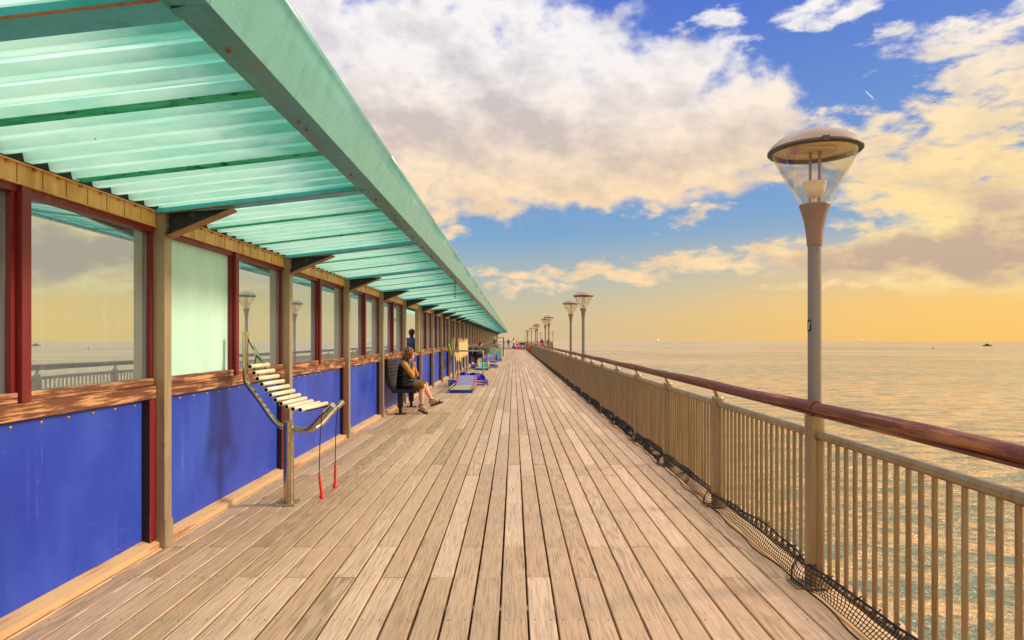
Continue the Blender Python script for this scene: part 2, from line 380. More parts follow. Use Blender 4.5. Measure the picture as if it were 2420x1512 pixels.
M = {}
M['deck'] = make_deck()
M['under'] = simple('shadowed_joists', lin(70,52,34), .9)
M['red'] = make_wood('red_painted_timber', lin(112,20,26), lin(150,74,56), .22, .42, 'z')
M['redy'] = make_wood('red_painted_rail', lin(112,20,26), lin(150,74,56), .22, .42, 'y')
M['reddark'] = make_wood('dark_red_timber', lin(30,10,12), lin(64,20,18), .15, .7, 'z')
M['sill'] = make_wood('worn_sill_timber', lin(104,56,36), lin(200,150,104), .66, .6, 'y')
M['kerb'] = make_wood('bare_timber_kerb', lin(206,166,122), lin(158,98,76), .45, .7, 'y', .5)
M['edge'] = make_wood('edge_timber', lin(214,176,130), lin(178,130,88), .4, .7, 'y', .5)
M['ochre'] = make_stained('ochre_painted_steel', lin(224,174,96), lin(166,92,36), lin(170,142,88), .5, 0, True, .75)
M['galv'] = make_stained('galvanised_steel', lin(170,152,126), lin(120,92,58), lin(98,90,80), .45, .45)
M['pole'] = make_stained('weathered_pole_steel', lin(116,110,104), lin(112,84,56), lin(88,88,94), .42, .3, True, .75)
M['rail'] = make_stained('weathered_rail_steel', lin(150,130,96), lin(116,82,44), lin(96,98,102), .36, .55, True, .8, 4)
M['mottle'] = make_stained('mottled_bracket_steel', lin(44,46,48), lin(16,18,24), lin(150,140,120), .55, .3, True, .75, 6)
M['teal'] = make_stained('teal_beam_paint', lin(70,190,206), lin(54,150,168), lin(60,120,120), .4)
def make_moss():
    m, t, out = mat('mossy_overlap_strip'); c = t.obj()
    n = t.noise(t.scl(c, 1.5, 6, 6), 2.2, 6, .65); n2 = t.noise(c, 14, 5, .7)
    col = t.mix(t.mr(n, .4, .7), lin(120,214,184), lin(80,184,146)); col = t.mix(t.mr(n2, .52, .70, 0, .8), col, lin(36,84,56))
    d = t.new('ShaderNodeBsdfDiffuse'); t.put(d.inputs[0], col); tr = t.new('ShaderNodeBsdfTranslucent'); t.put(tr.inputs[0], col)
    mx = t.new('ShaderNodeMixShader'); mx.inputs[0].default_value = .6; t.l.new(d.outputs[0], mx.inputs[1]); t.l.new(tr.outputs[0], mx.inputs[2]); t.l.new(mx.outputs[0], out.inputs[0]); return m
M['moss'] = make_moss()
M['rust'] = make_stained('rusty_flange', lin(168,122,74), lin(110,66,36), lin(46,42,36), .6, 0, True, .75)
M['fascia'] = make_stained('mint_fascia_paint', lin(106,172,170), lin(90,154,154), lin(84,146,144), .28, 0, True, .8)
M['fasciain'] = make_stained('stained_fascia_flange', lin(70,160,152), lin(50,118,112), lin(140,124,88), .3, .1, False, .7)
M['black'] = simple('black_steel', (.012,.012,.014), .45)
M['void'] = simple('void_black', (.02,.02,.02), .8)  # near-black that paints in the shade of the rib voids
def make_blue():
    m, t, out = mat('blue_panel_paint'); c = t.obj()
    n = t.noise(t.scl(c, 1.5, 1.5, .8), 1.2, 6, .62); sp = t.noise(c, 5, 3, .5); sc = t.noise(t.scl(c, 3, 3, 14), 2, 4, .7)
    col = t.mix(t.mr(n, .3, .75), lin(30,56,170), lin(48,80,190))
    col = t.mix(t.mr(sp, .74, .76, 0, .5), col, lin(120,150,220))
    col = t.mix(t.mr(sc, .60, .8, 0, .35), col, lin(110,120,210))
    dr = t.noise(t.scl(c, 26, 26, .7), 1.0, 4, .65); pt = t.noise(t.scl(c, 5, 5, 3), 1.0, 3, .6)
    col = t.mix(t.m("MULTIPLY", t.mr(dr, .55, .75), t.mr(pt, .5, .7, 0, .38)), col, lin(150,156,206))
    col = t.mix(t.mr(t.noise(c, 11, 6, .75), .70, .72, 0, .6), col, lin(150,160,210))
    pbr(t, out, col, t.mr(n, .3, .7, .30, .5), 0, t.bump(n, .08, .02), .4); return m
M['blue'] = make_blue()
M['stud'] = simple('brass_stud', lin(190,150,90), .35, .8)
M['mint'] = None
def make_mint():
    m, t, out = mat('frosted_mint_board'); c = t.obj()
    n = t.noise(t.scl(c, 1, 1, .7), 1.5, 4, .6)
    pbr(t, out, t.mix(t.mr(n, .35, .7), lin(182,224,216), lin(204,240,232)), .26, 0, None, .5); return m
M['mint'] = make_mint()
M['roof'] = make_roof(); M['glass'] = make_glass(); M['bowl'] = make_bowl(); M['sea'] = make_sea()
M['cap'] = simple('taupe_lamp_paint', lin(148,128,112), .42, .1, .1, 6)
M['capdark'] = simple('lamp_rubber_seal', lin(70,56,44), .5)
M['neck'] = simple('lamp_neck_paint', lin(128,104,88), .5, .1, .12, 9)
M['white'] = simple('white_enamel', lin(226,216,206), .35, 0, .06)
M['plate'] = simple('lamp_reflector_plate', lin(238,220,176), .4, 0, .06)
M['hand'] = make_wood('varnished_handrail', lin(92,36,16), lin(160,98,58), .36, .58, 'y', .6)
M['net'] = simple('black_netting', (.008,.008,.009), .7)
M['steel'] = simple('brushed_stainless', lin(188,176,150), .2, .95, .12, 20, None, .05)
M['alu'] = simple('satin_aluminium', lin(236,222,192), .42, .25, .06, 20, None, .05)
M['hole'] = simple('tube_bore', (.01,.01,.012), .8)
M['redplastic'] = simple('red_plastic', lin(222,34,30), .35, 0, .08)
M['cord'] = simple('black_cord', (.02,.02,.025), .8)
M['bench'] = simple('dark_bench_timber', lin(22,14,12), .42, 0, .4, 14)
M['benchslat'] = make_wood('bench_slat_timber', lin(26,16,12), lin(84,48,30), .15, .4, 'y')
M['skin'] = simple('skin', lin(214,158,128), .5, 0, .08, 12)
M['hair'] = simple('auburn_hair', lin(138,76,30), .5, 0, .7, 45, lin(46,22,8), .9)
M['darkhair'] = simple('dark_hair', lin(40,28,22), .6, 0, .3, 60)
M['vest'] = simple('black_quilted_nylon', lin(22,20,22), .38, 0, .3, 20)
M['knit'] = simple('ochre_ribbed_knit', lin(196,136,62), .85, 0, .2, 70, None, .6)
M['skirt'] = simple('patterned_ochre_skirt', lin(132,90,36), .8, 0, .5, 60, lin(40,26,12))
M['leather'] = simple('dark_sandal_leather', lin(40,34,36), .55)
M['navy'] = simple('navy_cloth', lin(48,62,120), .8); M['jeans'] = simple('blue_denim', lin(44,76,150), .8)
M['pink'] = simple('pink_cloth', lin(220,150,140), .8); M['tan'] = simple('tan_cloth', lin(186,140,80), .8)
M['purple'] = simple('purple_cloth', lin(58,44,110), .8); M['beige'] = simple('beige_cloth', lin(176,140,100), .8)
M['shoe'] = simple('pale_trainers', lin(190,180,170), .6); M['darkred'] = simple('dark_red_cloth', lin(96,30,34), .8)
M['gblue'] = simple('game_blue_paint', lin(36,40,170), .4); M['gmauve'] = simple('mauve_ramp_felt', lin(150,138,186), .8, 0, .1)
M['gpink'] = simple('pink_game_paint', lin(230,70,100), .5); M['ggreen'] = simple('sage_mat', lin(176,170,120), .85, 0, .2)
M['gteal'] = simple('pale_teal_paint', lin(120,196,200), .5); M['gyellow'] = simple('yellow_game_paint', lin(232,190,40), .5)
M['cloth'] = simple('royal_blue_canvas', lin(34,26,170), .7, 0, .3); M['cream'] = make_wood('cream_picket_paint', lin(212,182,122), lin(186,150,92), .3, .6, 'z')
M['green'] = simple('leaf_green_paint', lin(76,160,84), .5); M['sail'] = simple('white_sailcloth', lin(250,236,214), .7, 0, .05)
M['hull'] = simple('dark_hull', lin(40,50,70), .5); M['grey'] = simple('grey_bin_plastic', lin(128,124,120), .5)
M['orange'] = simple('orange_buoy_paint', lin(220,120,30), .5)

# ------------------------------------------------------------------ setting: sea, deck
SEA_Z = EYE - 8.0
sea = MB()
n = 180; RS = 3150.0
rr = [0.5, 40, 200, 800, 2000, RS]
rings = [[sea.bm.verts.new((q*math.cos(2*math.pi*k/n), q*math.sin(2*math.pi*k/n), 0)) for k in range(n)] for q in rr]
sea.bm.faces.new(rings[0])
for A, B in zip(rings, rings[1:]):
    for k in range(n): sea.bm.faces.new((A[k], A[(k+1)%n], B[(k+1)%n], B[k]))
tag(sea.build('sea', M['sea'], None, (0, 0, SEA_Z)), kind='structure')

WALL = -2.717                       # face of the blue panels
DECK_R, DECK_L, DECK_END = 1.835, -7.5, 118.4
def deck_planks(name, x0, x1, y0, y1, pitch, phase, along='y'):
    b = MB(); cl = b.bm.loops.layers.color.new('rnd'); rng = random.Random(3)
    k0 = math.floor((x0-phase)/pitch); k = k0
    while phase + k*pitch < x1 - 1e-6:
        a = max(phase + k*pitch, x0); e = min(phase + (k+1)*pitch, x1)
        off = 4.97 if k % 2 == 0 else 4.33
        j = math.floor((y0-off)/3.26)
        while off + j*3.26 < y1:
            s0 = max(off + j*3.26, y0); s1 = min(off + (j+1)*3.26, y1); j += 1
            if s1 - s0 < .05 or e - a < .02: continue
            g = .0055 + rng.random()*.0025; nf = len(b.bm.faces); dz = rng.uniform(-.0016, .0016)
            X0, X1, Y0, Y1 = a+g, e-g, s0+.0025, s1-.0025; B = .004; Z = dz
            top = [(X0+B,Y0,Z),(X1-B,Y0,Z),(X1-B,Y1,Z),(X0+B,Y1,Z)]
            lo = [(X0,Y0,Z-B),(X1,Y0,Z-B),(X1,Y1,Z-B),(X0,Y1,Z-B)]; bt = [(p[0],p[1],-.035) for p in lo]
            T = [b.bm.verts.new(p) for p in top]; L = [b.bm.verts.new(p) for p in lo]; Bt = [b.bm.verts.new(p) for p in bt]
            fs = [b.bm.faces.new(T)]
            for q in range(4):
                fs.append(b.bm.faces.new((T[q], L[q], L[(q+1)%4], T[(q+1)%4]))); fs.append(b.bm.faces.new((L[q], Bt[q], Bt[(q+1)%4], L[(q+1)%4])))
            c = (rng.random(), rng.random(), rng.random(), 1)
            for f in fs:
                for lp in f.loops: lp[cl] = c
        k += 1
    b.bm.normal_update()
    return b.build(name, M['deck'])
PITCH = .158
tag(deck_planks('deck', -2.64, DECK_R, -4, DECK_END, PITCH, -PITCH/2), kind='structure')
tag(deck_planks('rear_deck', DECK_L, -2.95, -4, DECK_END, PITCH, -PITCH/2), kind='structure')
tag(deck_planks('pier_head', 1.84, 6.2, 106.2, DECK_END, PITCH, 1.84), kind='structure')
b = MB()
y = -4.0
while y < DECK_END: b.box(DECK_L, 2.05, y, y+.07, -.24, -.037); y += .652
for x in (-7.3, -5, -2.7, -.9, .8): b.box(x-.1, x+.1, -4, DECK_END, -.7, -.245)
b.box(1.9, 6.2, 106.2, DECK_END, -.5, -.05)
for yy in range(0, 118, 9):
    for x in (-7.0, -2.7, 1.5): b.tube([(x, yy+4, -.7), (x, yy+4, SEA_Z-3)], .3, 12)
tag(b.build('deck_substructure', M['under']), kind='structure')
# screw heads in the planks
b = MB(); rng = random.Random(5)
for k in range(-17, 12):
    for j in range(0, 22):
        yy = 2.37 + j*.652
        for xx in (k*PITCH - .045, k*PITCH + .045):
            if xx < -2.6 or xx > 1.80 or rng.random() < .25: continue
            for d in ((-.03, .03) if (j % 5 in (3, 4)) else (0.,)):
                b.lathe([(.0055, .0016), (.0055, .0032), (0, .0026)], 8, (xx + rng.uniform(-.006,.006), yy + d, .0))
tag(b.build('deck_screws', M['galv']), kind='stuff'); bpy.data.objects['deck_screws']['label'] = 'small pale screw heads dotted along the deck planks'; bpy.data.objects['deck_screws']['category'] = 'screws'
b = MB(); b.box(2.0, 2.16, -4, 106, -.3, -.03); b.box(DECK_R+.006, 1.995, -4, 106, -.09, -.012)
tag(b.build('edge_beam', M['edge']), kind='structure')

# ------------------------------------------------------------------ shelter with screen wall and canopy
BAY, K0, K1 = 2.76, -2, 37
YC = lambda k: 5.0 + BAY*k          # centre of column k
shelter = empty('shelter', (WALL, 0, 0))
tag(shelter, 'long pier shelter with blue panels, red framed windows and mint green canopy', 'shelter')
W0 = Vector((WALL, 0, 0))
def part(mb, name, mats, parent=shelter, y=0.0, label=None):
    o = mb.build(name, mats, parent); o.location = (0, y, 0)
    if label: o['label'] = label
    return o
# all shelter shapes are local: x = 0 at the panel face, y = 0 at the bay's first column centre, z = 0 at the deck
p = {}
b = MB(); b.box(-.03, 0, .05, BAY-.15, .03, 1.11)
i = 0
yy = .16
while yy < BAY-.18: b.lathe([(.011, 0), (.011, .0), (.008, .006), (0, .007)], 10, (0, 0, 0), 1); yy += 10
for q in range(11):
    yq = .17 + q*.235
    if yq > BAY-.2: break
    rows = [(.012, .0005), (.011, .004), (.006, .007), (0, .0075)]
    rg = [[b.bm.verts.new((h, yq + r*math.cos(2*math.pi*k/10), 1.075 + r*math.sin(2*math.pi*k/10))) for k in range(10)] if r > 0 else [b.bm.verts.new((h, yq, 1.075))] for r, h in rows]
    for A, B in zip(rg, rg[1:]):
        for k in range(10):
            f = b.bm.faces.new((A[k], A[(k+1)%10], B[(k+1)%10], B[k]) if len(B) > 1 else (A[k], A[(k+1)%10], B[0])); f.material_index = 1; f.smooth = True
p['panel'] = part(b, 'panel', [M['blue'], M['stud']])
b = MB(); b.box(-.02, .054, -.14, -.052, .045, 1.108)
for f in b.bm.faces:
    if f.normal.y < -.5 or (f.calc_center_median().y < -.139): f.material_index = 1  # the face towards -y takes the darker timber
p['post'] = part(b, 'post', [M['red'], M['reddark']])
b = MB(); b.box(-.02, .05, .052, .085, .045, 1.108); p['trim'] = part(b, 'post', M['red'])
b = MB(); b.box(-.03, .058, .052, BAY-.052, 1.112, 1.205, 0, .004); p['sill'] = part(b, 'sill', M['sill'])
b = MB(); b.prism([(-.03, 0.002), (.085, .002), (.085, .045), (.003, .075), (-.03, .075)], 'y', .054, BAY-.054); p['kerb'] = part(b, 'kerb', M['kerb'])
b = MB()
b.box(-.04, .117, -.05, .05, 0, 2.50, 0, .003)
p['column'] = part(b, 'column', M['galv'])
b = MB(); b.box(-.01, .125, -.058, .058, 0, .20, 0, .003); sh_ = b.build('shoe', M['galv'], p['column'])
b = MB(); b.box(-.005, .062, -.60, -.051, 2.375, 2.385); b = MB()
# cap plate where the beam bolts on
b.box(.118, .124, -.052, .10, 2.36, 2.51)
for zz in (2.40, 2.47):
    for yy in (-.02, .06): b.tube([(.124, yy, zz), (.134, yy, zz)], .010, 8)
b.build('cap_plate', M['galv'], p['column'])
# bracket: mottled gusset with a pale bottom flange
b = MB(); gx, gz = .118, 2.31
b.prism([(gx, gz+.012), (.60, 2.525), (.60, 2.535), (gx, 2.50)], 'y', -.006, .006, 0)
p['bracket'] = part(b, 'bracket', M['mottle'])
b = MB(); b.prism([(gx, gz), (.615, 2.518), (.615, 2.530), (gx, gz+.012)], 'y', -.05, .05, 0); b.build('flange', M['rust'], p['bracket'])
# roof geometry: slope from the wall beam up to the eave
RX0, RZ0, RX1, RZ1 = -.06, 2.505, 1.575, 2.690
rz = lambda x: RZ0 + (RZ1-RZ0)*(x-RX0)/(RX1-RX0)
b = MB(); b.prism([(.07, rz(.07)-.03), (1.56, rz(1.56)-.03), (1.56, rz(1.56)+.001), (.07, rz(.07)+.001)], 'y', -.075, .075)
p['rafter'] = part(b, 'rafter', M['teal'])
b = MB(); b.prism([(.13, rz(.13)-.036), (1.56, rz(1.56)-.036), (1.56, rz(1.56)-.0305), (.13, rz(.13)-.0305)], 'y', -.082, -.070); b.build('flange', M['rust'], p['rafter'])
# corrugated sheet: fourteen trapezoid ribs to a bay
b = MB(); pit = BAY/14
xs = [RX0 + (RX1-RX0)*t/10 for t in range(11)]
prof = []
for q in range(14):
    y0 = q*pit; prof += [(y0+pit*.04, .004), (y0+pit*.34, .004), (y0+pit*.42, .050), (y0+pit*.96, .050)]
prof.append((BAY+pit*.04, .004))
V = [[b.bm.verts.new((x, yy, rz(x)+h)) for (yy, h) in prof] for x in xs]
for A, B in zip(V, V[1:]):
    for q in range(len(prof)-1): f = b.bm.faces.new((A[q], A[q+1], B[q+1], B[q]))
p['sheet'] = part(b, 'roof_sheet', M['roof'])
for q in (4, 9):
    b = MB(); y0 = q*pit
    b.prism([(.068, rz(.068)-.002), (RX1-.01, rz(RX1-.01)-.002), (RX1-.01, rz(RX1-.01)+.0015), (.068, rz(.068)+.0015)], 'y', y0, y0+pit*.42)
    p['lap%d' % q] = part(b, 'overlap_strip', M['moss'])
# ochre eaves beam, with screws and dark voids over it
b = MB(); b.box(-.05, .05, .052, BAY-.052, 2.392, 2.505, 0, .003); b.box(-.05, .062, .052, BAY-.052, 2.385, 2.3915); b.box(.05, .066, .052, BAY-.052, 2.4985, 2.5055)
for q in range(14):
    b.tube([(.058, q*pit+.02+.05, 2.499), (.058, q*pit+.02+.05, 2.485)], .011, 8, 1)
    b.box(.0495, .0525, q*pit+.14, q*pit+.145, 2.393, 2.498, 1)
p['beam'] = part(b, 'beam', [M['ochre'], M['rust']])
b = MB(); b.box(-.30, -.062, -.0, BAY, 2.40, 2.62); b.box(-.0615, .045, 0, BAY, 2.5065, 2.60); p['rib_void'] = part(b, 'rib_void_filler', M['void'])  # black filler added behind the ribs to stand for their shaded voids
# windows: two lights to a bay with a heavy mullion between
def window_mesh(ya, yb, mull_left):
    b = MB(); t = .034
    b.box(-.02, .044, ya, yb, 1.208, 1.262, 1, .003); b.box(-.02, .040, ya, yb, 2.345, 2.3845, 0)
    b.box(-.02, .030, ya, ya+t, 1.263, 2.3445, 0); b.box(-.02, .030, yb-t, yb, 1.263, 2.3445, 0)
    return b
HALF = BAY/2
b = window_mesh(.052, HALF-.036, False); p['win_a'] = part(b, 'window', [M['red'], M['sill']])
b = MB(); b.box(-.006, 0, .052+.0345, HALF-.036-.0345, 1.2625, 2.3445); p['win_a_pane'] = b.build('pane', M['glass'], p['win_a'])
b = window_mesh(HALF+.036, BAY-.052, True); p['win_b'] = part(b, 'window', [M['red'], M['sill']])
b = MB(); b.box(-.006, 0, HALF+.036+.0345, BAY-.052-.0345, 1.2625, 2.3445); p['win_b_pane'] = b.build('pane', M['glass'], p['win_b'])
b = MB(); b.box(-.03, .066, HALF-.035, HALF+.035, 1.2075, 2.384, 0, .003); p['mullion'] = part(b, 'mullion', M['red'])
# fascia gutter
fprof = [(1.561, 2.665), (1.561, 2.672), (1.690, 2.680), (1.764, 2.846), (1.770, 2.885), (1.785, 2.915), (1.80, 2.93), (1.775, 2.94), (1.70, 2.945), (1.70, 2.935), (1.762, 2.925), (1.752, 2.86), (1.683, 2.689), (1.566, 2.682)]
GL = BAY*1.0
b = MB(); N_ = len(fprof)
A = [b.bm.verts.new((x, .0015, z)) for x, z in fprof]; B = [b.bm.verts.new((x, GL-.0015, z)) for x, z in fprof]
for q in range(N_):
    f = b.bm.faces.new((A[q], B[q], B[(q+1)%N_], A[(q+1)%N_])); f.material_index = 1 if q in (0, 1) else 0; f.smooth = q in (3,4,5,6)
b.bm.faces.new(A); b.bm.faces.new(list(reversed(B)))
for q in (.35, 1.2, 1.33, 2.3): b.tube([(1.605, q, 2.675), (1.605, q, 2.664)], .010, 8, 2)
p['fascia'] = part(b, 'fascia', [M['fascia'], M['fasciain'], M['rust']])

OPEN_BAY = 4                        # the bay without glazing, where the man stands behind
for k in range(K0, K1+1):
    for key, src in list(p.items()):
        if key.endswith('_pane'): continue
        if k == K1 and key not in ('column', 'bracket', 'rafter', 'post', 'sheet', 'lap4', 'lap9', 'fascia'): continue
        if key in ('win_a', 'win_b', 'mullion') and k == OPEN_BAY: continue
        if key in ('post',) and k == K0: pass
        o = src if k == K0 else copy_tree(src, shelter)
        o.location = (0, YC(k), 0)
        if key == 'win_a' and k == 0:
            o['label'] = 'window filled with frosted mint board'
            for ch in o.children:
                ch.data = ch.data.copy(); ch.data.materials[0] = M['mint']; ch.name = 'board'
# wide boxed post at the far side of the unglazed opening
b = MB(); b.box(-.02, .09, YC(5)-.42, YC(5)-.145, 1.208, 2.3845, 0, .003); b.build('boxed_post', M['galv'], shelter)
# the canopy on the far side of the wall, mirrored
b = MB(); x0, x1 = -.32, -1.95; V = []
for x in (x0, x1): V.append([b.bm.verts.new((x, YC(K0)+k*BAY+yy, 2.52+(x0-x)*.113+h)) for k in range(K1-K0) for (yy, h) in prof[:-1]])
for q in range(len(V[0])-1): b.bm.faces.new((V[0][q], V[0][q+1], V[1][q+1], V[1][q]))
b.build('rear_canopy', M['roof'], shelter)
b = MB()
for k in range(K0, K1): b.box(-.035, -.031, YC(k)+.05, YC(k)+BAY-.15, .03, 1.11); b.box(-.06, -.041, YC(k)-.05, YC(k)+.05, .001, 2.40)
b.build('backing', M['void'], shelter)

b = MB(); b.tube([(1.60,12.6,2.668),(1.60,12.6,2.50),(1.605,12.59,2.34)], .008, 6); b.build('hanging_cable', M['black'], shelter)

# ------------------------------------------------------------------ railing along the sea side
RXP = 1.90; PS = 2.0
YP = lambda j: 4.2 + PS*j
LAMPS = [4.2, 18.2, 22.2, 36.2, 40.2, 54.2, 58.2, 72.2, 90.2, 94.2]
J0, J1 = -4, 50
railing = empty('railing', (RXP, 0, 0)); tag(railing, 'long galvanised railing with upright bars and round timber handrail above the sea', 'railing')
b = MB(); b.tube([(0,0,.012),(0,0,1.005)], .056, 18); b.tube([(0,0,1.005),(0,0,1.018)], [.056,.050], 18); b.tube([(0,0,1.018),(-.03,0,1.09)], .019, 10)
b.tube([(0,.056,.955),(0,.075,.955)], .036, 12); b.tube([(0,-.075,.955),(0,-.056,.955)], .036, 12)
b.box(-.14, .07, -.07, .07, .001, .013, 0, .002)
for sx in (-.12,):
    for sy in (-.05,.05): b.tube([(sx,sy,.013),(sx,sy,.026)], .012, 6)
post0 = b.build('post', M['rail'], railing)
b = MB(); b.tube([(0,.075,.955),(0,PS-.075,.955)], .0275, 14); b.box(-.012,.012,.06,PS-.06,.075,.10)
for q in range(19):
    yy = .1 + q*.1; b.tube([(0,yy,.1),(0,yy,.935)], .0135, 8, cap=False)
pan0 = b.build('bar_panel', M['rail'], railing)
first_p = first_q = True
for j in range(J0, J1+1):
    if not any(abs(YP(j)-l) < .1 for l in LAMPS):
        o = post0 if first_p else copy_tree(post0, railing); first_p = False; o.location = (0, YP(j), 0)
    if j < J1:
        o = pan0 if first_q else copy_tree(pan0, railing); first_q = False; o.location = (0, YP(j), 0)
hr = random.Random(2)
yy = -4.0; seg = 0
while yy < YP(J1):
    y1 = min(yy + 4.05, YP(J1)+.1); b = MB()
    a = hr.uniform(-.006,.006)
    pts = [(-.035+a*math.sin(t*2.1), yy+(y1-yy)*t/8, 1.128+.006*math.sin(t*1.1+seg)) for t in range(9)]
    b.tube(pts, .039 + hr.uniform(-.001,.001), 16, flat=.92); b.box(-.05,-.02,yy+.02,y1-.02,1.078,1.094)
    b.build('handrail', M['hand'], railing); yy = y1; seg += 1

# netting at the foot of the railing
b = MB(); nr = random.Random(11)
def wob(y, v): return .006*math.sin(y*3.1+v*2)+.005*math.sin(y*7.7+v*5)+.004*math.sin(y*17+v*9)
def npos(y, v):
    bul = .022*math.sin(v*math.pi)*(0.6+.5*math.sin(y*3.1)); pp = abs(((y-4.2+1) % 2)-1)
    top = .125+.012*math.sin(y*1.7)-.012*math.cos(y*math.pi)+.006*math.sin(y*9)
    if pp < .16: bul += (.07 if y < 9 else .025)*(1-(pp/.16)**2)*(1-.35*v)
    return Vector((1.88 - .05*(1-v) - bul*.8 - wob(y, v)*.8, y, .012 + top*v))
def strand(pts, r):
    b.tube(pts, r, 3, cap=False)
yy = 1.2
while yy < 15:
    strand([npos(yy + .01*math.sin(yy*5)*v, v/6) for v in range(7)], .0030 if yy < 7 else .0042); yy += .032
for v in range(7):
    strand([npos(1.2+q*.06, v/6) for q in range(230)], .0034)
yy = 15
while yy < 105: strand([npos(yy, v/3) for v in range(4)], .007); yy += .06
for v in range(5): strand([npos(15+q*.25, v/4) for q in range(361)], .007)
for q in range(380): pass
b.tube([npos(1.2+q*.1, 1.0)+Vector((.004,0,.004)) for q in range(1040)], .006, 5)
yy = 1.25
while yy < 40:
    a = npos(yy, 1.0); b.tube([a, a+Vector((-.03-nr.random()*.03, nr.uniform(-.03,.05), nr.uniform(.0,.03)))], .003, 4)
    b.tube([a+Vector((0,0,-.012)), a+Vector((.03,.0,.012))], .005, 4); yy += .17
# the loose foot rope
b.tube([Vector((1.79-.012*math.sin(q*.9)-.014*math.sin(q*.37), 1.2+q*.1, .012)) for q in range(400)], .0055, 5)
tag(b.build('safety_net', M['net']), 'black knotted netting gathered along the foot of the railing', 'net')

# ------------------------------------------------------------------ lamps
def make_lamp():
    r = empty('street_lamp')
    b = MB(); b.tube([(0,0,.012),(0,0,1.07)], .0585, 20); b.tube([(0,0,1.07),(0,0,1.085)], [.0585,.042], 20); b.box(-.15,.08,-.08,.08,.001,.013,0,.002)
    b.tube([(0,.056,.955),(0,.078,.955)], .036, 12); b.tube([(0,-.078,.955),(0,-.056,.955)], .036, 12)
    b.build('base_post', M['rail'], r)
    b = MB(); b.tube([(0,0,1.085),(0,0,2.145)], .0405, 20); b.build('pole', M['pole'], r)
    b = MB(); b.lathe([(.041,2.135),(.0435,2.14),(.046,2.16),(.052,2.23),(.063,2.30),(.080,2.36),(.091,2.392),(.0935,2.40),(.088,2.404),(0,2.404)], 32); b.build('neck', M['neck'], r)
    b = MB(); pr = [(.0865,2.404),(.098,2.425),(.128,2.48),(.168,2.555),(.205,2.625),(.236,2.69),(.252,2.728)]
    b.lathe(pr, 40); b.build('bowl', M['bowl'], r)
    b = MB(); b.lathe([(0,2.868),(.05,2.866),(.10,2.859),(.15,2.846),(.19,2.829),(.225,2.807),(.252,2.784),(.268,2.765),(.274,2.752)], 48)
    b.lathe([(.20,2.757),(.12,2.762),(0,2.763)], 40, mi=1); b.lathe([(.252,2.751),(.20,2.757)], 40, mi=1)
    cp_ = b.build('cap', [M['cap'], M['plate']], r)
    b = MB(); b.lathe([(.274,2.752),(.280,2.747),(.281,2.736),(.274,2.727),(.252,2.726),(.252,2.751)], 48)
    b.box(-.075,-.035,-.284,-.262,2.728,2.756); b.box(.262,.285,.03,.07,2.728,2.756); b.build('rim', M['capdark'], cp_)
    b = MB()
    for q in range(9): b.box(-.125+q*.031-.0015,-.125+q*.031+.0015,-.07,.07,2.735,2.754)
    for q in range(5): b.box(-.125,.125,-.07+q*.035-.0015,-.07+q*.035+.0015,2.737,2.752)
    b.build('louvre', M['alu'], r)
    for sx, sy in ((-.018, .02), (.022, -.02)):
        b = MB(); b.tube([(sx,sy,2.405),(sx,sy,2.75)], .0095, 10); b.build('rod', M['cap'], r)
    b = MB(); b.lathe([(.028,2.405),(.022,2.435),(.03,2.447),(.055,2.465),(.066,2.50),(.069,2.535),(.074,2.54),(.069,2.542),(.062,2.535),(.05,2.49),(0,2.47)], 28); b.build('reflector_cup', M['white'], r)
    return r
lab = ['tall lamp nearest the camera with a black 7 plate on its pole',
       'right-hand taller looking lamp of the first pair beyond the nearest lamp',
       'left-hand smaller looking lamp of the first pair beyond the nearest lamp',
       'nearer lamp of the second pair along the railing, right of its partner',
       'farther lamp of the second pair along the railing, overlapped by its partner',
       'nearer lamp of the third pair along the railing',
       'farther lamp of the third pair, mostly hidden behind its partner',
       'lone small lamp between the third pair and the red buoy cabinet',
       'tiny lamp at the far end of the railing beside the tall frame',
       'tiniest lamp of the railing row, just behind the last one']
lamp0 = make_lamp()
for i, ly in enumerate(LAMPS):
    o = lamp0 if i == 0 else copy_tree(lamp0)
    o.location = (RXP, ly, 0); tag(o, lab[i], 'lamp', 'bowl lamps along the railing')
for (x, y, l) in ((6.25, 106.4, 'small lamp at the outer corner of the pier head railing'), (4.7, 117.5, 'small lamp behind the two people leaning on the pier head railing')):
    o = copy_tree(lamp0); o.location = (x, y, 0); tag(o, l, 'lamp', 'lamps on the pier head')
# number plate on the nearest lamp only
b = MB()
def on_pole(u, z, r): a = R(186)+u/.0405; return (r*math.cos(a), r*math.sin(a), z)
for q in range(6):
    u0, u1 = -.022+q*.0073, -.022+(q+1)*.0073
    b.poly([on_pole(u0,1.60,.0418), on_pole(u1,1.60,.0418), on_pole(u1,1.675,.0418), on_pole(u0,1.675,.0418)])
def quad(u0,z0,u1,z1,u2,z2,u3,z3): b.poly([on_pole(u0,z0,.0424), on_pole(u1,z1,.0424), on_pole(u2,z2,.0424), on_pole(u3,z3,.0424)], 1)
quad(-.012,1.655,.014,1.655,.014,1.665,-.012,1.665); quad(-.004,1.612,.003,1.612,.014,1.655,.006,1.655)
b.build('number_plate', [M['black'], M['white']], lamp0, recalc=False)

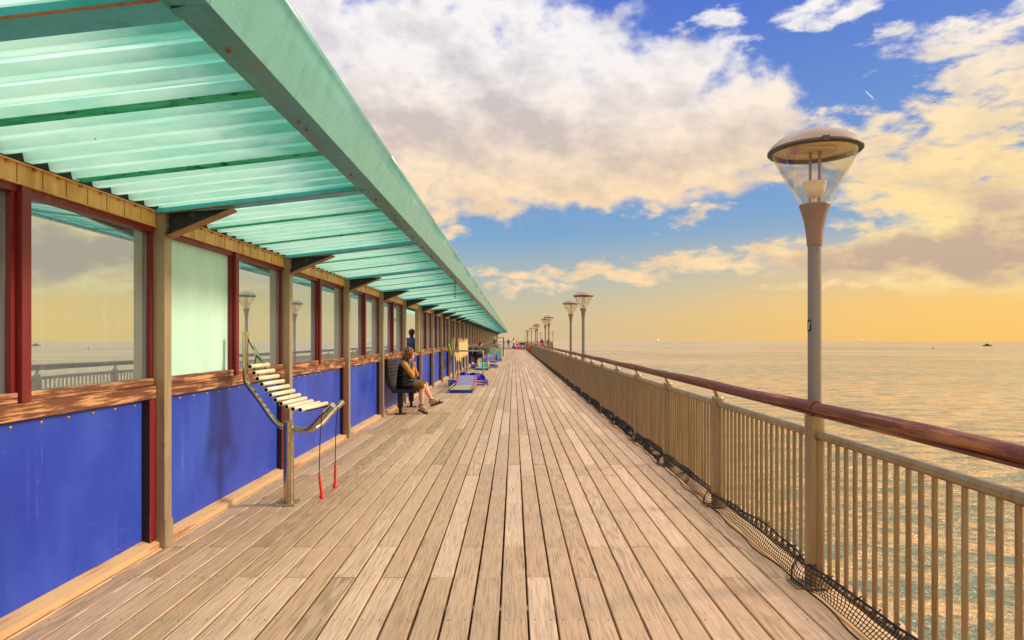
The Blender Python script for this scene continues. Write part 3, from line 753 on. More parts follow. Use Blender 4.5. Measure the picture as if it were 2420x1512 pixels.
# ------------------------------------------------------------------ pier head and end railings
def simple_rail(name, pts, label, h=1.15):
    r = empty(name, pts[0]); o0 = Vector(pts[0])
    for a, c in zip(pts, pts[1:]):
        a, c = Vector(a)-o0, Vector(c)-o0; L = (c-a).length; d = (c-a)/L; npst = max(1, round(L/2.0))
        b = MB(); b.tube([a+Vector((0,0,h)), c+Vector((0,0,h))], .04, 8); b.build('handrail', M['hand'], r)
        for q in range(npst):
            s0 = a + d*(L*q/npst); s1 = a + d*(L*(q+1)/npst)
            b = MB(); b.tube([s0, s0+Vector((0,0,h))], .045, 8); b.build('post', M['rail'], r)
            b = MB(); b.tube([s0+Vector((0,0,h-.18)), s1+Vector((0,0,h-.18))], .025, 6); b.tube([s0+Vector((0,0,.1)), s1+Vector((0,0,.1))], .02, 6)
            nb = 14
            for k in range(1, nb): qv = s0 + (s1-s0)*k/nb; b.tube([qv+Vector((0,0,.1)), qv+Vector((0,0,h-.18))], .013, 5, cap=False)
            b.build('bar_panel', M['rail'], r)
    tag(r, label, 'railing'); return r
simple_rail('railing', [(DECK_L, 118.0, 0), (6.2, 118.0, 0), (6.2, 106.4, 0), (2.05, 106.4, 0)], 'far railing around the end of the pier behind the standing people')
# tall open frame where the railing meets the pier head
b = MB(); b.tube([(0,0,0),(0,0,2.7)], .045, 8); b.tube([(.45,0,0),(.45,0,2.7)], .04, 8); b.tube([(0,0,2.68),(.45,0,2.68)], .035, 8)
for zz in (.5,1.0,1.5,2.0): b.tube([(0,0,zz),(.45,0,zz)], .02, 6)
tag(b.build('ladder_frame', M['galv'], None, (1.78, 104.6, 0)), 'tall narrow ladder-like steel frame at the far end of the railing', 'frame')
# kerb step across the end
b = MB(); b.box(-2.6, 1.7, 108.2, 108.5, .002, .14, 0, .01); tag(b.build('kerb_step', M['grey']), kind='structure')

# red lifebuoy cabinets
def buoy_cabinet(loc, rz, label):
    r = empty('lifebuoy_cabinet', loc, rz)
    b = MB(); prof = []
    for k in range(16): a = math.pi*k/15; prof.append((.25*math.cos(a), .60+.25*math.sin(a)))
    prof += [(-.25,.25)] + [(-.25+.5*k/5, .25-.12*math.sin(math.pi*k/5)) for k in range(1,5)] + [(.25,.25)]
    b.prism(prof, 'x', -.13, .0); b.build('shell', M['redplastic'], r)
    b = MB(); b.prism([(p0*.9, .55+(p1-.55)*.9) for p0, p1 in prof], 'x', -.155, -.131); b.build('door', M['redplastic'], r)
    b = MB(); b.box(-.001,.05,-.04,.04,.0,.5); b.build('bracket', M['black'], r)
    tag(r, label, 'lifebuoy cabinet', 'red lifebuoy cabinets'); return r
buoy_cabinet((1.80, 74.5, .12), 0, 'red rounded lifebuoy cabinet hung on the railing left of the lamps')
buoy_cabinet((4.6, 106.2, .15), R(-90), 'red lifebuoy cabinet on the pier head railing below the small lamps')

# grey bin, blue game post, red wedge at the pier end
bin_ = empty('litter_bin', (1.28, 100.5, 0)); tag(bin_, 'grey litter bin with a dark rounded mouth and white notice at the pier end', 'bin')
b = MB(); b.prism([(-.4,0),(.4,0),(.46,1.0),(.46,1.12),(-.46,1.12),(-.46,1.0)], 'y', -.35, .35); b.build('body', M['grey'], bin_)
b = MB(); b.prism([(-.33,1.04)]+[(.33*math.cos(math.pi+math.pi*k/10), 1.04-.3*math.sin(math.pi*k/10)) for k in range(1,10)]+[(.33,1.04)], 'y', -.358, -.351); b.build('mouth', M['void'], bin_)
b = MB(); b.box(-.12,.14,-.357,-.351,.42,.66); b.build('notice', M['white'], bin_)
gp = empty('telescope_post', (-.04, 112.0, 0)); tag(gp, 'blue and yellow pointed post between the two people at the pier end', 'post')
b = MB(); b.box(-.32,.32,-.32,.32,.001,.32,0,.03); b.box(-.40,.40,-.36,.36,.321,.36); b.build('base', M['gblue'], gp)
b = MB(); b.lathe([(.13,.361),(.13,.9),(.17,.95)], 12); b.lathe([(.15,1.38),(.14,1.55),(.10,1.72),(.0,1.84)], 12); b.build('shaft', M['gblue'], gp)
b = MB(); b.lathe([(.17,.95),(.19,1.0),(.19,1.34),(.15,1.38)], 12); b.build('band', M['gyellow'], gp)
b = MB(); b.prism([(-.75,.0),(.55,0),(.55,.62),(.35,.60)], 'y', -.25, .25); tag(b.build('ramp_obstacle', M['redplastic'], None, (.62, 104, .003)), 'red wedge shaped game obstacle beside the grey bin', 'obstacle')

# ------------------------------------------------------------------ people
def remesh(o, vox, it=4):
    m = o.modifiers.new('skin', 'REMESH'); m.mode = 'VOXEL'; m.voxel_size = vox; m.use_smooth_shade = True
    s = o.modifiers.new('soften', 'SMOOTH'); s.iterations = it; s.factor = .5
def blob(name, caps, m, parent, vox=.012, it=3):
    b = MB()
    for c in caps: b.capsule(*c)
    o = b.build(name, m, parent); remesh(o, vox, it); return o
def V3(*a): return Vector(a)
def hand_caps(wrist, d, curl, side, s=1.0):
    """palm, four unequal bent fingers and a thumb; d = pointing direction, curl = direction the fingers bend towards"""
    d = Vector(d).normalized(); c = Vector(curl).normalized(); a = d.cross(c).normalized()*side; w0 = Vector(wrist); out = []
    palm = w0 + d*.075*s
    for k in (-1, 0, 1): out.append((w0 + a*.014*k*s + d*.015*s, .017*s, palm + a*.026*k*s, .0145*s, 1))
    for k, L in zip((-1.5,-.5,.5,1.5), (.062,.075,.07,.054)):
        q = palm + a*.019*k*s; e = q + (d*.75+c*.65)*L*.5*s; t = e + (d*.2+c*.98)*L*.5*s
        out += [(q,.0092*s,e,.0085*s,1),(e,.0085*s,t,.007*s,1)]
    q = w0 + d*.03*s - a*.03*s; e = q + (d*.6-a*.7+c*.3)*.035*s; t = e + (d*.8-a*.1+c*.5)*.03*s
    out += [(q,.0115*s,e,.0105*s,1),(e,.0105*s,t,.0085*s,1)]
    return out
def head_caps(c, f, s=1.0):
    """head of height ~.23 with chin, nose, ears; c = centre, f = facing direction"""
    c = Vector(c); f = Vector(f).normalized(); u = Vector((0,0,1)); l = u.cross(f).normalized()
    out = [(c+u*.025*s-f*.012*s, .092*s, c+u*.02*s+f*.02*s, .082*s, 2), (c-u*.02*s+f*.035*s, .062*s, c-u*.075*s+f*.052*s, .036*s, 2),
           (c+f*.094*s+u*.02*s, .011*s, c+f*.113*s-u*.018*s, .014*s, 1), (c+f*.083*s-u*.052*s-l*.018*s, .011*s, c+f*.083*s-u*.052*s+l*.018*s, .011*s, 1)]
    for k in (-1,1): out.append((c+l*.083*k*s-f*.01*s+u*.012*s, .014*s, c+l*.086*k*s-f*.012*s-u*.022*s, .012*s, 1))
    return out
def eyes(parent, c, f, s=1.0):
    c = Vector(c); f = Vector(f).normalized(); u = Vector((0,0,1)); l = u.cross(f).normalized()
    for k in (-1,1):
        b = MB(); b.capsule(c+f*.088*s+l*.031*k*s+u*.022*s, .009*s, c+f*.088*s+l*.034*k*s+u*.022*s, .009*s, 1); b.build('eye', M['darkhair'], parent)

def standing(label, loc, rz, top, legs, hairm, h=1.70, arms='down', long_hair=False, group=None, hood=False, bag=False, scarf=None, vox=.02):
    r = empty('person', loc, rz); s = h/1.70
    J = dict(hipL=V3(0,.09,.90), hipR=V3(0,-.09,.90), knL=V3(.03,.10,.49), knR=V3(.02,-.11,.49), anL=V3(-.01,.10,.09), anR=V3(-.02,-.13,.09), chest=V3(0,0,1.27), neck=V3(0.01,0,1.43), head=V3(.03,0,1.575), shL=V3(0,.185,1.38), shR=V3(0,-.185,1.38))
    if arms == 'rail':
        J['head'] = V3(.10,0,1.53); J['chest'] = V3(.05,0,1.25); J['neck'] = V3(.07,0,1.41); J['shL'] = V3(.06,.18,1.35); J['shR'] = V3(.06,-.18,1.35)
        J.update(elL=V3(.22,.25,1.15), elR=V3(.22,-.25,1.15), haL=V3(.42,.10,1.17), haR=V3(.42,-.10,1.17))
    else: J.update(elL=V3(-.03,.24,1.10), elR=V3(-.03,-.24,1.10), haL=V3(.05,.25,.86), haR=V3(.05,-.25,.86))
    J = {k: v*s for k, v in J.items()}
    pel = V3(0,0,.95)*s
    tor = lambda g: [(pel+V3(0,-.06,0)*s,.11*s+g,pel+V3(0,.06,0)*s,.11*s+g,2),(pel,.125*s+g,J['chest']+V3(0,-.04,0),.125*s+g,2),(pel,.125*s+g,J['chest']+V3(0,.04,0),.125*s+g,2),(J['chest'],.12*s+g,J['shL']-V3(0,.05,.02)*s,.07*s+g,2),(J['chest'],.12*s+g,J['shR']-V3(0,-.05,.02)*s,.07*s+g,2)]
    arm = lambda g: sum([[(J['sh'+k],.055*s+g,J['el'+k],.042*s+g,2),(J['el'+k],.042*s+g,J['ha'+k],.029*s+g,2)] for k in 'LR'], [])
    leg = lambda g: sum([[(J['hip'+k],.088*s+g,J['kn'+k],.058*s+g,2),(J['kn'+k],.057*s+g,J['an'+k],.036*s+g,2)] for k in 'LR'], [])
    hands = []
    for k, sd_ in (('L',1),('R',-1)):
        d = (J['ha'+k]-J['el'+k]); hands += hand_caps(J['ha'+k], d, V3(.3,-sd_*.9,-.3), sd_, 1.15)
    caps = tor(-.01) + arm(-.006) + leg(-.006) + head_caps(J['head'], (1,0,-.1), s) + [(J['neck']-V3(0,0,.05),.055*s,J['head']-V3(0,0,.05),.05*s,2)] + hands
    blob('body', caps, M['skin'], r, .011, 2); eyes(r, J['head'], (1,0,0), s)
    blob('jacket', tor(.016)+arm(.014)+[(J['neck']-V3(0,0,.06),.085*s,J['neck']+V3(-.005,0,.01),.068*s,2)], top, r, vox)
    blob('trousers', leg(.010)+[(pel+V3(0,-.06,-.03)*s,.118*s,pel+V3(0,.06,-.03)*s,.118*s,2)], legs, r, vox)
    for k in 'LR': blob('shoe', [(J['an'+k]-V3(.03,0,.045)*s,.04*s,J['an'+k]+V3(.12,0,-.055)*s,.033*s,2)], M['leather'], r, .012)
    hc = [(J['head']+V3(-.02,0,.035)*s,.098*s,J['head']+V3(.0,0,.045)*s,.094*s,2),(J['head']+V3(-.05,0,-.02)*s,.075*s,J['head']+V3(-.05,0,-.03)*s,.07*s,2)]
    if long_hair: hc += [(J['head']+V3(-.07,0,-.02)*s,.075*s,J['neck']+V3(-.10,0,-.10)*s,.06*s,2)]
    blob('hair', hc, hairm, r, .015)
    if bag:
        b = MB(); b.prism([(-.16,.62),(.14,.62),(.18,.86),(.02,.94),(-.14,.88)], 'y', -.38, -.28); b.tube([(-.1,-.33,.88),(0,-.27,1.2),(.08,-.33,.88)], .012, 6)
        bo = b.build('shoulder_bag', M['black'], None); bo.location = loc; bo.rotation_euler = (0,0,rz); tag(bo, 'black shoulder bag hanging beside the person in pink', 'bag')
    if scarf: blob('scarf', [(J['neck']+V3(0,-.03,.0),.085*s,J['neck']+V3(0,.03,.0),.085*s,2),(J['neck']+V3(.09,.02,-.03),.04*s,J['chest']+V3(.14,.03,.0),.04*s,2)], scarf, r, .015)
    tag(r, label, 'person', group); return r
standing('person in a black top and blue jeans leaning on the far railing', (-.96, 117.5, 0), R(95), M['vest'], M['jeans'], M['darkhair'], 1.66, 'rail')
standing('person in a pink top and pale jeans standing by the far railing', (.62, 117.3, 0), R(75), M['pink'], M['jeans'], M['hair'], 1.58, 'rail', bag=True)
standing('person in a purple jacket and tan trousers at the pier head railing', (4.55, 107.6, 0), R(-60), M['purple'], M['tan'], M['darkhair'], 1.78)
standing('person in a dark coat with a red scarf at the pier head railing', (5.6, 107.8, 0), R(-100), M['darkred'], M['vest'], M['darkhair'], 1.74, scarf=M['redplastic'])
standing('man in a navy jacket seen from behind through the unglazed bay', (-3.42, 22.2, 0), R(86), M['navy'], M['jeans'], M['darkhair'], 1.90, vox=.012)

# ------------------------------------------------------------------ benches
def make_bench():
    r = empty('bench')
    # profile in (x,z): from the top of the backrest down round into the seat
    prof = [(-.23,1.15),(-.225,1.02),(-.215,.88),(-.20,.74),(-.175,.63),(-.12,.55),(-.03,.515),(.08,.51),(.19,.515),(.29,.525),(.345,.51),(.365,.46)]
    def pt(t):
        i = min(int(t), len(prof)-2); f = t-i; return Vector((prof[i][0]*(1-f)+prof[i+1][0]*f, 0, prof[i][1]*(1-f)+prof[i+1][1]*f))
    L = 2.05; seat = MB(); back = MB(); T = len(prof)-1; nsl = 21
    for q in range(nsl):
        t0 = T*(q+.12)/nsl; t1 = T*(q+.80)/nsl; a, c = pt(t0), pt(t1); d = (c-a).normalized(); nrm = Vector((-d.z,0,d.x))
        tgt = back if pt((t0+t1)/2).z > .57 else seat
        o = [a+nrm*.012, c+nrm*.012, c-nrm*.014, a-nrm*.014]
        tgt.prism([(v.x, v.z) for v in o], 'y', .03, L-.03)
    seat.build('seat', M['benchslat'], r); back.build('backrest', M['benchslat'], r)
    for yy in (0.0, L-.04):
        b = MB(); out = []
        for i, (x, z) in enumerate(prof):
            d = (Vector((prof[min(i+1,T)][0],prof[min(i+1,T)][1]))-Vector((prof[max(i-1,0)][0],prof[max(i-1,0)][1]))).normalized(); nn = Vector((-d.y, d.x)); out.append((Vector((x,z))+nn*.02, Vector((x,z))-nn*.05))
        for i in range(T): b.prism([tuple(out[i][0]),tuple(out[i+1][0]),tuple(out[i+1][1]),tuple(out[i][1])], 'y', yy, yy+.04)
        b.build('end_frame', M['bench'], r)
    for yy in (.30, L-.30):
        b = MB(); b.box(-.055,.055,yy-.06,yy+.06,.14,.492,0,.005); b.box(-.18,.20,yy-.03,yy+.03,.44,.492); b.tube([(0,yy,.012),(0,yy,.14)], .036, 12); b.box(-.12,.12,yy-.09,yy+.09,.001,.013,0,.003)
        for sx in (-.09,.09):
            for sy in (-.06,.06): b.tube([(sx,yy+sy,.013),(sx,yy+sy,.026)], .011, 6)
        b.build('leg', M['bench'], r)
    return r
bench = make_bench(); bench.location = (-2.355, 13.5, 0); tag(bench, 'black slatted bench against the blue wall carrying the woman in the vest', 'bench', 'benches along the shelter wall')
bench2 = copy_tree(bench); bench2.location = (-2.355, 40.0, 0); tag(bench2, 'black slatted bench beyond the picket screen with a dark clothed sitter', 'bench', 'benches along the shelter wall')
bench3 = copy_tree(bench); bench3.location = (-2.355, 81.0, 0); tag(bench3, 'far black bench by the tall black frame with a beige clothed sitter', 'bench', 'benches along the shelter wall')

def sitting_woman():
    ox, oy = -2.28, 13.98
    r = empty('person', (ox, oy, 0))
    P = lambda x, z, y=0.0: Vector((x-ox, y, z))
    head = P(-2.195,1.228); f = Vector((.85,.6,-.18)); neck = P(-2.24,1.07)
    sR, sL = P(-2.285,1.03,-.17), P(-2.27,1.03,.17); eR, eL = P(-2.10,.795,-.22), P(-2.08,.80,.20); wR, wL = P(-2.115,.96,-.06), P(-2.10,.93,.06)
    pel = P(-2.30,.63); chest = P(-2.29,.92)
    hR, hL = P(-2.26,.61,-.09), P(-2.26,.61,.09); kR, kL = P(-1.90,.575,-.09), P(-1.875,.60,.05)
    aR, aL = P(-1.925,.17,-.12), P(-1.725,.27,-.0)
    hd = hand_caps(wR, (wL-wR)*.6+Vector((.05,0,.6)), Vector((.2,.6,.1)), -1, 1.0) + hand_caps(wL, (wR-wL)*.3+Vector((0,0,.6)), Vector((-.3,-.7,0)), 1, 1.0)
    caps = [(pel,.13,chest,.125,2),(chest,.12,sR+V3(0,.05,-.02),.07,2),(chest,.12,sL-V3(0,.05,.02),.07,2),(neck-V3(0,0,.05),.058,head-V3(0,0,.06),.052,2),
            (sR,.055,eR,.043,2),(eR,.04,wR,.028,2),(sL,.055,eL,.043,2),(eL,.04,wL,.028,2),
            (hR,.095,kR,.066,2),(hL,.095,kL,.066,2),
            (kR,.060,kR*.72+aR*.28+V3(-.025,0,0),.062,2),(kR*.72+aR*.28+V3(-.025,0,0),.062,aR,.036,2),
            (kL,.060,kL*.72+aL*.28+V3(-.025,0,0),.062,2),(kL*.72+aL*.28+V3(-.025,0,0),.062,aL,.036,2)]
    feet = []
    for a, toe, heel in ((aR, P(-1.80,.035,-.13), P(-1.965,.105,-.12)), (aL, P(-1.55,.255,-.02), P(-1.745,.19,0))):
        caps += [(a,.036,heel,.03,2),(a,.036,(a+toe)*.5+V3(.01,0,.0),.032,2),(heel,.029,toe,.024,2)]
        lat = Vector((0,1,0))
        for q, ln in enumerate((1.0,.96,.9,.84,.76)): 
            t = heel + (toe-heel)*(1.12*ln) + lat*(-.028+.014*q); caps.append((toe-(toe-heel)*.15+lat*(-.026+.013*q), .012, t, .0085, 1))
        feet.append((a, toe, heel))
    caps += head_caps(head, f) + hd
    blob('body', caps, M['skin'], r, .0055, 3); eyes(r, head, f)
    # hair: short thick curls
    rg = random.Random(4); hc = []
    for q in range(120):
        th = rg.uniform(0, 2*math.pi); ph = rg.uniform(-.95, 1.45); d = Vector((math.cos(ph)*math.cos(th), math.cos(ph)*math.sin(th), math.sin(ph)))
        if d.dot(f.normalized()) > .38 and d.z < .5: continue
        c = head + V3(-.022,0,.03) + Vector((d.x*.108, d.y*.104, d.z*.105)); hc.append((c, rg.uniform(.024,.042), c+V3(rg.uniform(-.02,.02),rg.uniform(-.02,.02),-rg.uniform(.01,.045)), rg.uniform(.014,.024), 1))
    hc += [(head+V3(-.035,-.01,.03),.112,head+V3(-.02,-.01,.045),.108,2),(head+V3(-.06,-.04,-.03),.085,head+V3(-.05,-.03,-.05),.075,2)]
    blob('hair', hc, M['hair'], r, .007, 1)
    # ribbed ochre jumper sleeves and chest
    blob('jumper', [(sR,.067,eR,.055,2),(eR,.054,wR,.037,2),(sL,.067,eL,.055,2),(eL,.054,wL,.037,2),(chest,.125,sR+V3(0,.05,0),.075,2),(chest,.125,sL-V3(0,.05,0),.075,2)], M['knit'], r, .008)
    # quilted gilet with horizontal rolls
    gc = []
    for q in range(9):
        t = q/8; c = pel*(1-t)+chest*t + V3(.02,0,-.03+.07*t); rad = .172-.026*t
        gc.append((c+V3(-.02,-.05,0), rad, c+V3(.03,.05,0), rad, 2))
    gc += [(chest+V3(0,-.04,.02),.138,sR+V3(.01,.065,.01),.07,2),(chest+V3(0,.04,.02),.138,sL+V3(.01,-.065,.01),.07,2),(neck-V3(.01,0,.04),.085,neck+V3(.005,0,.02),.078,2)]
    gc += [(hR*.85+kR*.15, .128, hR*.62+kR*.38, .112, 2), (hL*.85+kL*.15, .128, hL*.62+kL*.38, .112, 2), (pel+V3(-.01,-.06,-.02),.155,pel+V3(-.01,.06,-.02),.155,2)]
    blob('gilet', gc, M['vest'], r, .008, 2)
    gq = MB()
    for q in range(5):
        z = .60+q*.05 ; pts = []
        for k in range(13): a = -2.3+k*.32; pts.append((pel.x+.02+.188*math.cos(a), .228*math.sin(a), z))
        gq.tube(pts, .016, 6)
    gq.build('quilting', M['vest'], r)
    blob('skirt', [(hR,.118,kR-V3(.03,0,0),.088,2),(hL,.118,kL-V3(.03,0,0),.088,2),(pel,.145,(kR+kL)*.5-V3(.12,0,-.01),.10,2)], M['skirt'], r, .009)
    for a, toe, heel in feet:
        b = MB(); d = (toe-heel).normalized(); u = d.cross(Vector((0,1,0))).normalized()*-1
        if u.z < 0: u = -u
        pts = []
        for t, wd in ((-.14,.03),(.0,.036),(.4,.034),(.8,.046),(1.1,.042),(1.28,.022)): pts.append((heel+(toe-heel)*t-u*.030, wd))
        lo = [c-Vector((0,w_,0)) for c, w_ in pts]+[c+Vector((0,w_,0)) for c, w_ in reversed(pts)]
        A = [b.bm.verts.new(v-u*.022) for v in lo]; B = [b.bm.verts.new(v+u*.006) for v in lo]; b.bm.faces.new(A); b.bm.faces.new(list(reversed(B)))
        for q in range(len(A)): b.bm.faces.new((A[q],A[(q+1)%len(A)],B[(q+1)%len(A)],B[q]))
        for t in (.18,.55,.95):
            c = heel+(toe-heel)*t; b.tube([c+Vector((0,.040*math.cos(q),0))+u*(.040-.008*t)*max(0,math.sin(q))-u*.02*(1-abs(math.sin(q))) for q in [math.pi*k/8 for k in range(9)]], .009, 6)
        c = a+V3(.0,0,.02); b.tube([c+Vector((.043*math.cos(q),.043*math.sin(q),0)) for q in [2*math.pi*k/12 for k in range(13)]], .009, 6)
        b.tube([heel+u*.02+Vector((-.028,0,0)), a+V3(-.04,0,.02)], .012, 6); b.tube([a+V3(.04,0,.015), heel+(toe-heel)*.55+u*.03], .009, 6)
        b.build('sandal', M['leather'], r)
    tag(r, 'woman with auburn hair, black gilet, ochre sleeves and sandals sitting on the nearest bench', 'person'); return r
sitting_woman()
def sitter(loc, top, legs, hairm, shoe, label, lean=.12):
    r = empty('person', loc); P = V3
    pel = P(-.02,0,.62); chest = P(.0+lean*.4,0,.94); neck = P(.03+lean*.6,0,1.10); head = P(.09+lean,0,1.24)
    sR, sL, eR, eL, wR, wL = P(lean*.5,-.18,1.05), P(lean*.5,.18,1.05), P(.12,-.24,.82), P(.12,.24,.82), P(.34,-.10,.80), P(.34,.08,.80)
    hR, hL, kR, kL, aR, aL = P(.0,-.09,.60), P(.0,.09,.60), P(.42,-.11,.58), P(.44,.10,.62), P(.45,-.12,.10), P(.62,.02,.16)
    tor = lambda g: [(pel,.13+g,chest,.128+g,2),(chest,.12+g,sR+P(0,.05,-.02),.07+g,2),(chest,.12+g,sL-P(0,.05,.02),.07+g,2)]
    arm = lambda g: [(sR,.055+g,eR,.043+g,2),(eR,.042+g,wR,.03+g,2),(sL,.055+g,eL,.043+g,2),(eL,.042+g,wL,.03+g,2)]
    leg = lambda g: [(hR,.09+g,kR,.064+g,2),(kR,.06+g,aR,.038+g,2),(hL,.09+g,kL,.064+g,2),(kL,.06+g,aL,.038+g,2)]
    hd = hand_caps(wR, (.6,.4,-.1), (0,.3,-.8), -1, 1.1)+hand_caps(wL, (.6,-.4,-.1), (0,-.3,-.8), 1, 1.1)
    blob('body', tor(-.01)+arm(-.006)+leg(-.006)+head_caps(head,(1,0,-.4))+[(neck-P(0,0,.05),.055,head-P(0,0,.05),.05,2)]+hd, M['skin'], r, .011, 2); eyes(r, head, (1,0,-.4))
    blob('jacket', tor(.018)+arm(.014), top, r, .014); blob('trousers', leg(.012), legs, r, .014)
    blob('hair', [(head+P(-.025,0,.035),.10,head+P(0,0,.045),.094,2),(head+P(-.06,0,-.03),.07,head+P(-.05,0,-.04),.07,2)], hairm, r, .014)
    for a in (aR, aL): blob('shoe', [(a-P(.03,0,.05),.042,a+P(.15,0,-.055),.034,2)], shoe, r, .012)
    tag(r, label, 'person')
sitter((-2.36, 40.9, -.0), M['vest'], M['vest'], M['darkhair'], M['shoe'], 'person in black clothes hunched forward on the bench beyond the picket screen', .22)
sitter((-2.33, 82.0, -.0), M['beige'], M['navy'], M['hair'], M['leather'], 'small distant person in a beige top seated by the tall black frame', .06)

# ------------------------------------------------------------------ chime instrument
def from_px(x, y, Y): return Vector(((x-1214)/F*Y, Y, EYE-(y-802)/F*Y))
C = from_px(682, 1190, 6.27); C.z = 0
chime = empty('chime_instrument', C); tag(chime, 'stainless steel outdoor chime instrument with stepped tubes on a curved stand', 'instrument')
L_ = lambda x, y, Y=6.27: from_px(x, y, Y) - C
b = MB(); b.tube([(0,0,.012),(0,0,.30)], .048, 20); b.tube([(0,0,.30),(0,0,.303)], .046, 20); b.tube([(0,0,.303),(0,0,.775)], .048, 20); 
A = []
b.lathe([(.048,.775),(.044,.78),(0,.79)], 20); b.build('post', M['steel'], chime)
b = MB(); b.box(-.115,.095,-.11,.11,.001,.013,0,.003)
for sx in (-.09,.07):
    for sy in (-.085,.085): b.tube([(sx,sy,.013),(sx,sy,.03)], .012, 6)
b.build('base_plate', M['galv'], chime)
def smooth(pts, k=6):
    out = []; P_ = [Vector(q) for q in pts]; P_ = [P_[0]*2-P_[1]] + P_ + [P_[-1]*2-P_[-2]]
    for i in range(1, len(P_)-2):
        for t in range(k):
            t = t/k; a, b_, c, d = P_[i-1:i+3]
            out.append(.5*((2*b_)+(c-a)*t+(2*a-5*b_+4*c-d)*t*t+(3*b_-a-3*c+d)*t**3))
    out.append(P_[-2]); return out
b = MB(); b.tube(smooth([L_(580,783),L_(580,840),L_(580.5,893),L_(587,910),L_(610,941),L_(645,990),L_(660,1005),L_(676,1011)], 6), .026, 14); b.build('upright_arm', M['steel'], chime)
b = MB(); b.tube(smooth([L_(690,1014),L_(722,1015),L_(741,1005,6.2),L_(764,980,6.12),L_(787,957,6.05)], 6), .028, 14); b.build('fork_arm', M['steel'], chime)
b = MB(); b.tube(smooth([L_(690,1013,6.3),L_(728,1014,6.38),L_(757,1003,6.5),L_(783,975,6.62),L_(810,949,6.72)], 6), .028, 14); b.build('fork_arm', M['steel'], chime)
# eleven hollow tubes hung on two wires
near = [(590,866),(599.5,881),(607.5,895),(618,908),(628,921),(638.5,933.5),(650,945),(663.5,954),(677,961.5),(692,966.5),(709,968.5)]
wire_a, wire_b = [], []
for q, (x, y) in enumerate(near):
    Ln = .36+.022*q; yn = 6.02 + .0*q; yf = yn + Ln
    a = from_px(x, y, yn) - C; c = a + Vector((.035+.004*q, Ln, .004))
    b = MB(); b.pipe(a, c, .0205, .0035, 16, 0, 1); b.tube([a+(c-a)*.04, a+(c-a)*.045], .0168, 12, 1)
    b.build('chime_tube', [M['alu'], M['hole']], chime); wire_a.append(a+(c-a)*.2-V3(0,0,.022)); wire_b.append(a+(c-a)*.8-V3(0,0,.022))
apex = L_(586,803); mid = L_(606,838)
b = MB()
for wr, end in ((wire_a, L_(781,958,6.06)), (wire_b, L_(806,951,6.70))):
    b.tube([mid]+wr+[end], .007, 6)
b.tube([apex, mid], .006, 6); b.build('wire', M['black'], chime)
b = MB(); b.prism([(0,0)]*0 or [(mid.x-.03,mid.z+.09),(mid.x+.075,mid.z-.085),(mid.x+.0,mid.z-.085)], 'y', mid.y-.012, mid.y+.012); b.build('strap_plate', M['steel'], chime)
b = MB()
for base in (L_(584,800), L_(783,957,6.06), L_(806,950,6.7)):
    for q in range(3): b.tube([base+V3(-.012+.012*q,0,.012*math.sin(q)), base+V3(.0+.012*q,.006,-.012)], .005, 6)
b.build('shackle', M['galv'], chime)
for (x0, y0, x1, y1, x2, y2, Y, lb) in ((761,968,754,1122,761,1178,6.03,'longer hanging red beater on the left, nearly touching the deck'), (797,962,792,1097,791,1153,6.6,'red beater hanging on the right of the chime stand')):
    base = from_px(x2, y2, Y); r = empty('beater', base); g = lambda x, y: from_px(x, y, Y)-base
    b = MB(); b.tube(smooth([g(x0,y0), g((x0+x1)/2-1.5,(y0+y1)/2), g(x1,y1)], 5), .0045, 6); b.build('cord', M['cord'], r)
    d = (g(x2,y2)-g(x1,y1)); b = MB(); b.tube([g(x1,y1), g(x1,y1)+d*.9], [.011,.014], 12); b.build('handle', M['redplastic'], r)
    b = MB(); b.tube([g(x1,y1)+d*.86, g(x1,y1)+d*.90, d+g(x1,y1)*1.0], [.018,.024,.022], 14); b.build('head', M['redplastic'], r)
    tag(r, lb, 'beater', 'red beaters of the chime instrument')

# ------------------------------------------------------------------ mini golf holes along the wall
def wall_bar(Y, xr, z, label, xl=-2.70):
    b = MB(); c = smooth([(xr-.10,0,z),(xr-.02,0,z-.012),(xr,0,z-.09)], 4)
    b.tube([(xl,0,z)] + [Vector(q) for q in c] + [(xr,0,.01)], .032, 10); b.lathe([(.09,.0015),(.09,.012),(0,.0125)], 12, (xr,0,0))
    o = b.build('barrier_frame', M['galv'], None, (0, Y, 0)); tag(o, label, 'barrier', 'bent tube barriers from the wall'); return o
wall_bar(24.6, -1.14, 1.13, 'nearest bent steel tube barrier from the wall over the mauve ramp')
wall_bar(38.9, -1.50+.35, 1.10, 'bent steel tube barrier beside the dark clothed sitter, over the yellow edged ramp')
wall_bar(54.0, -1.0, 1.14, 'farthest bent steel tube barrier, over the teal board')
wall_bar(49.5, -1.05, 1.10, 'bent steel tube barrier between the mauve ramp with blue sides and the teal board')
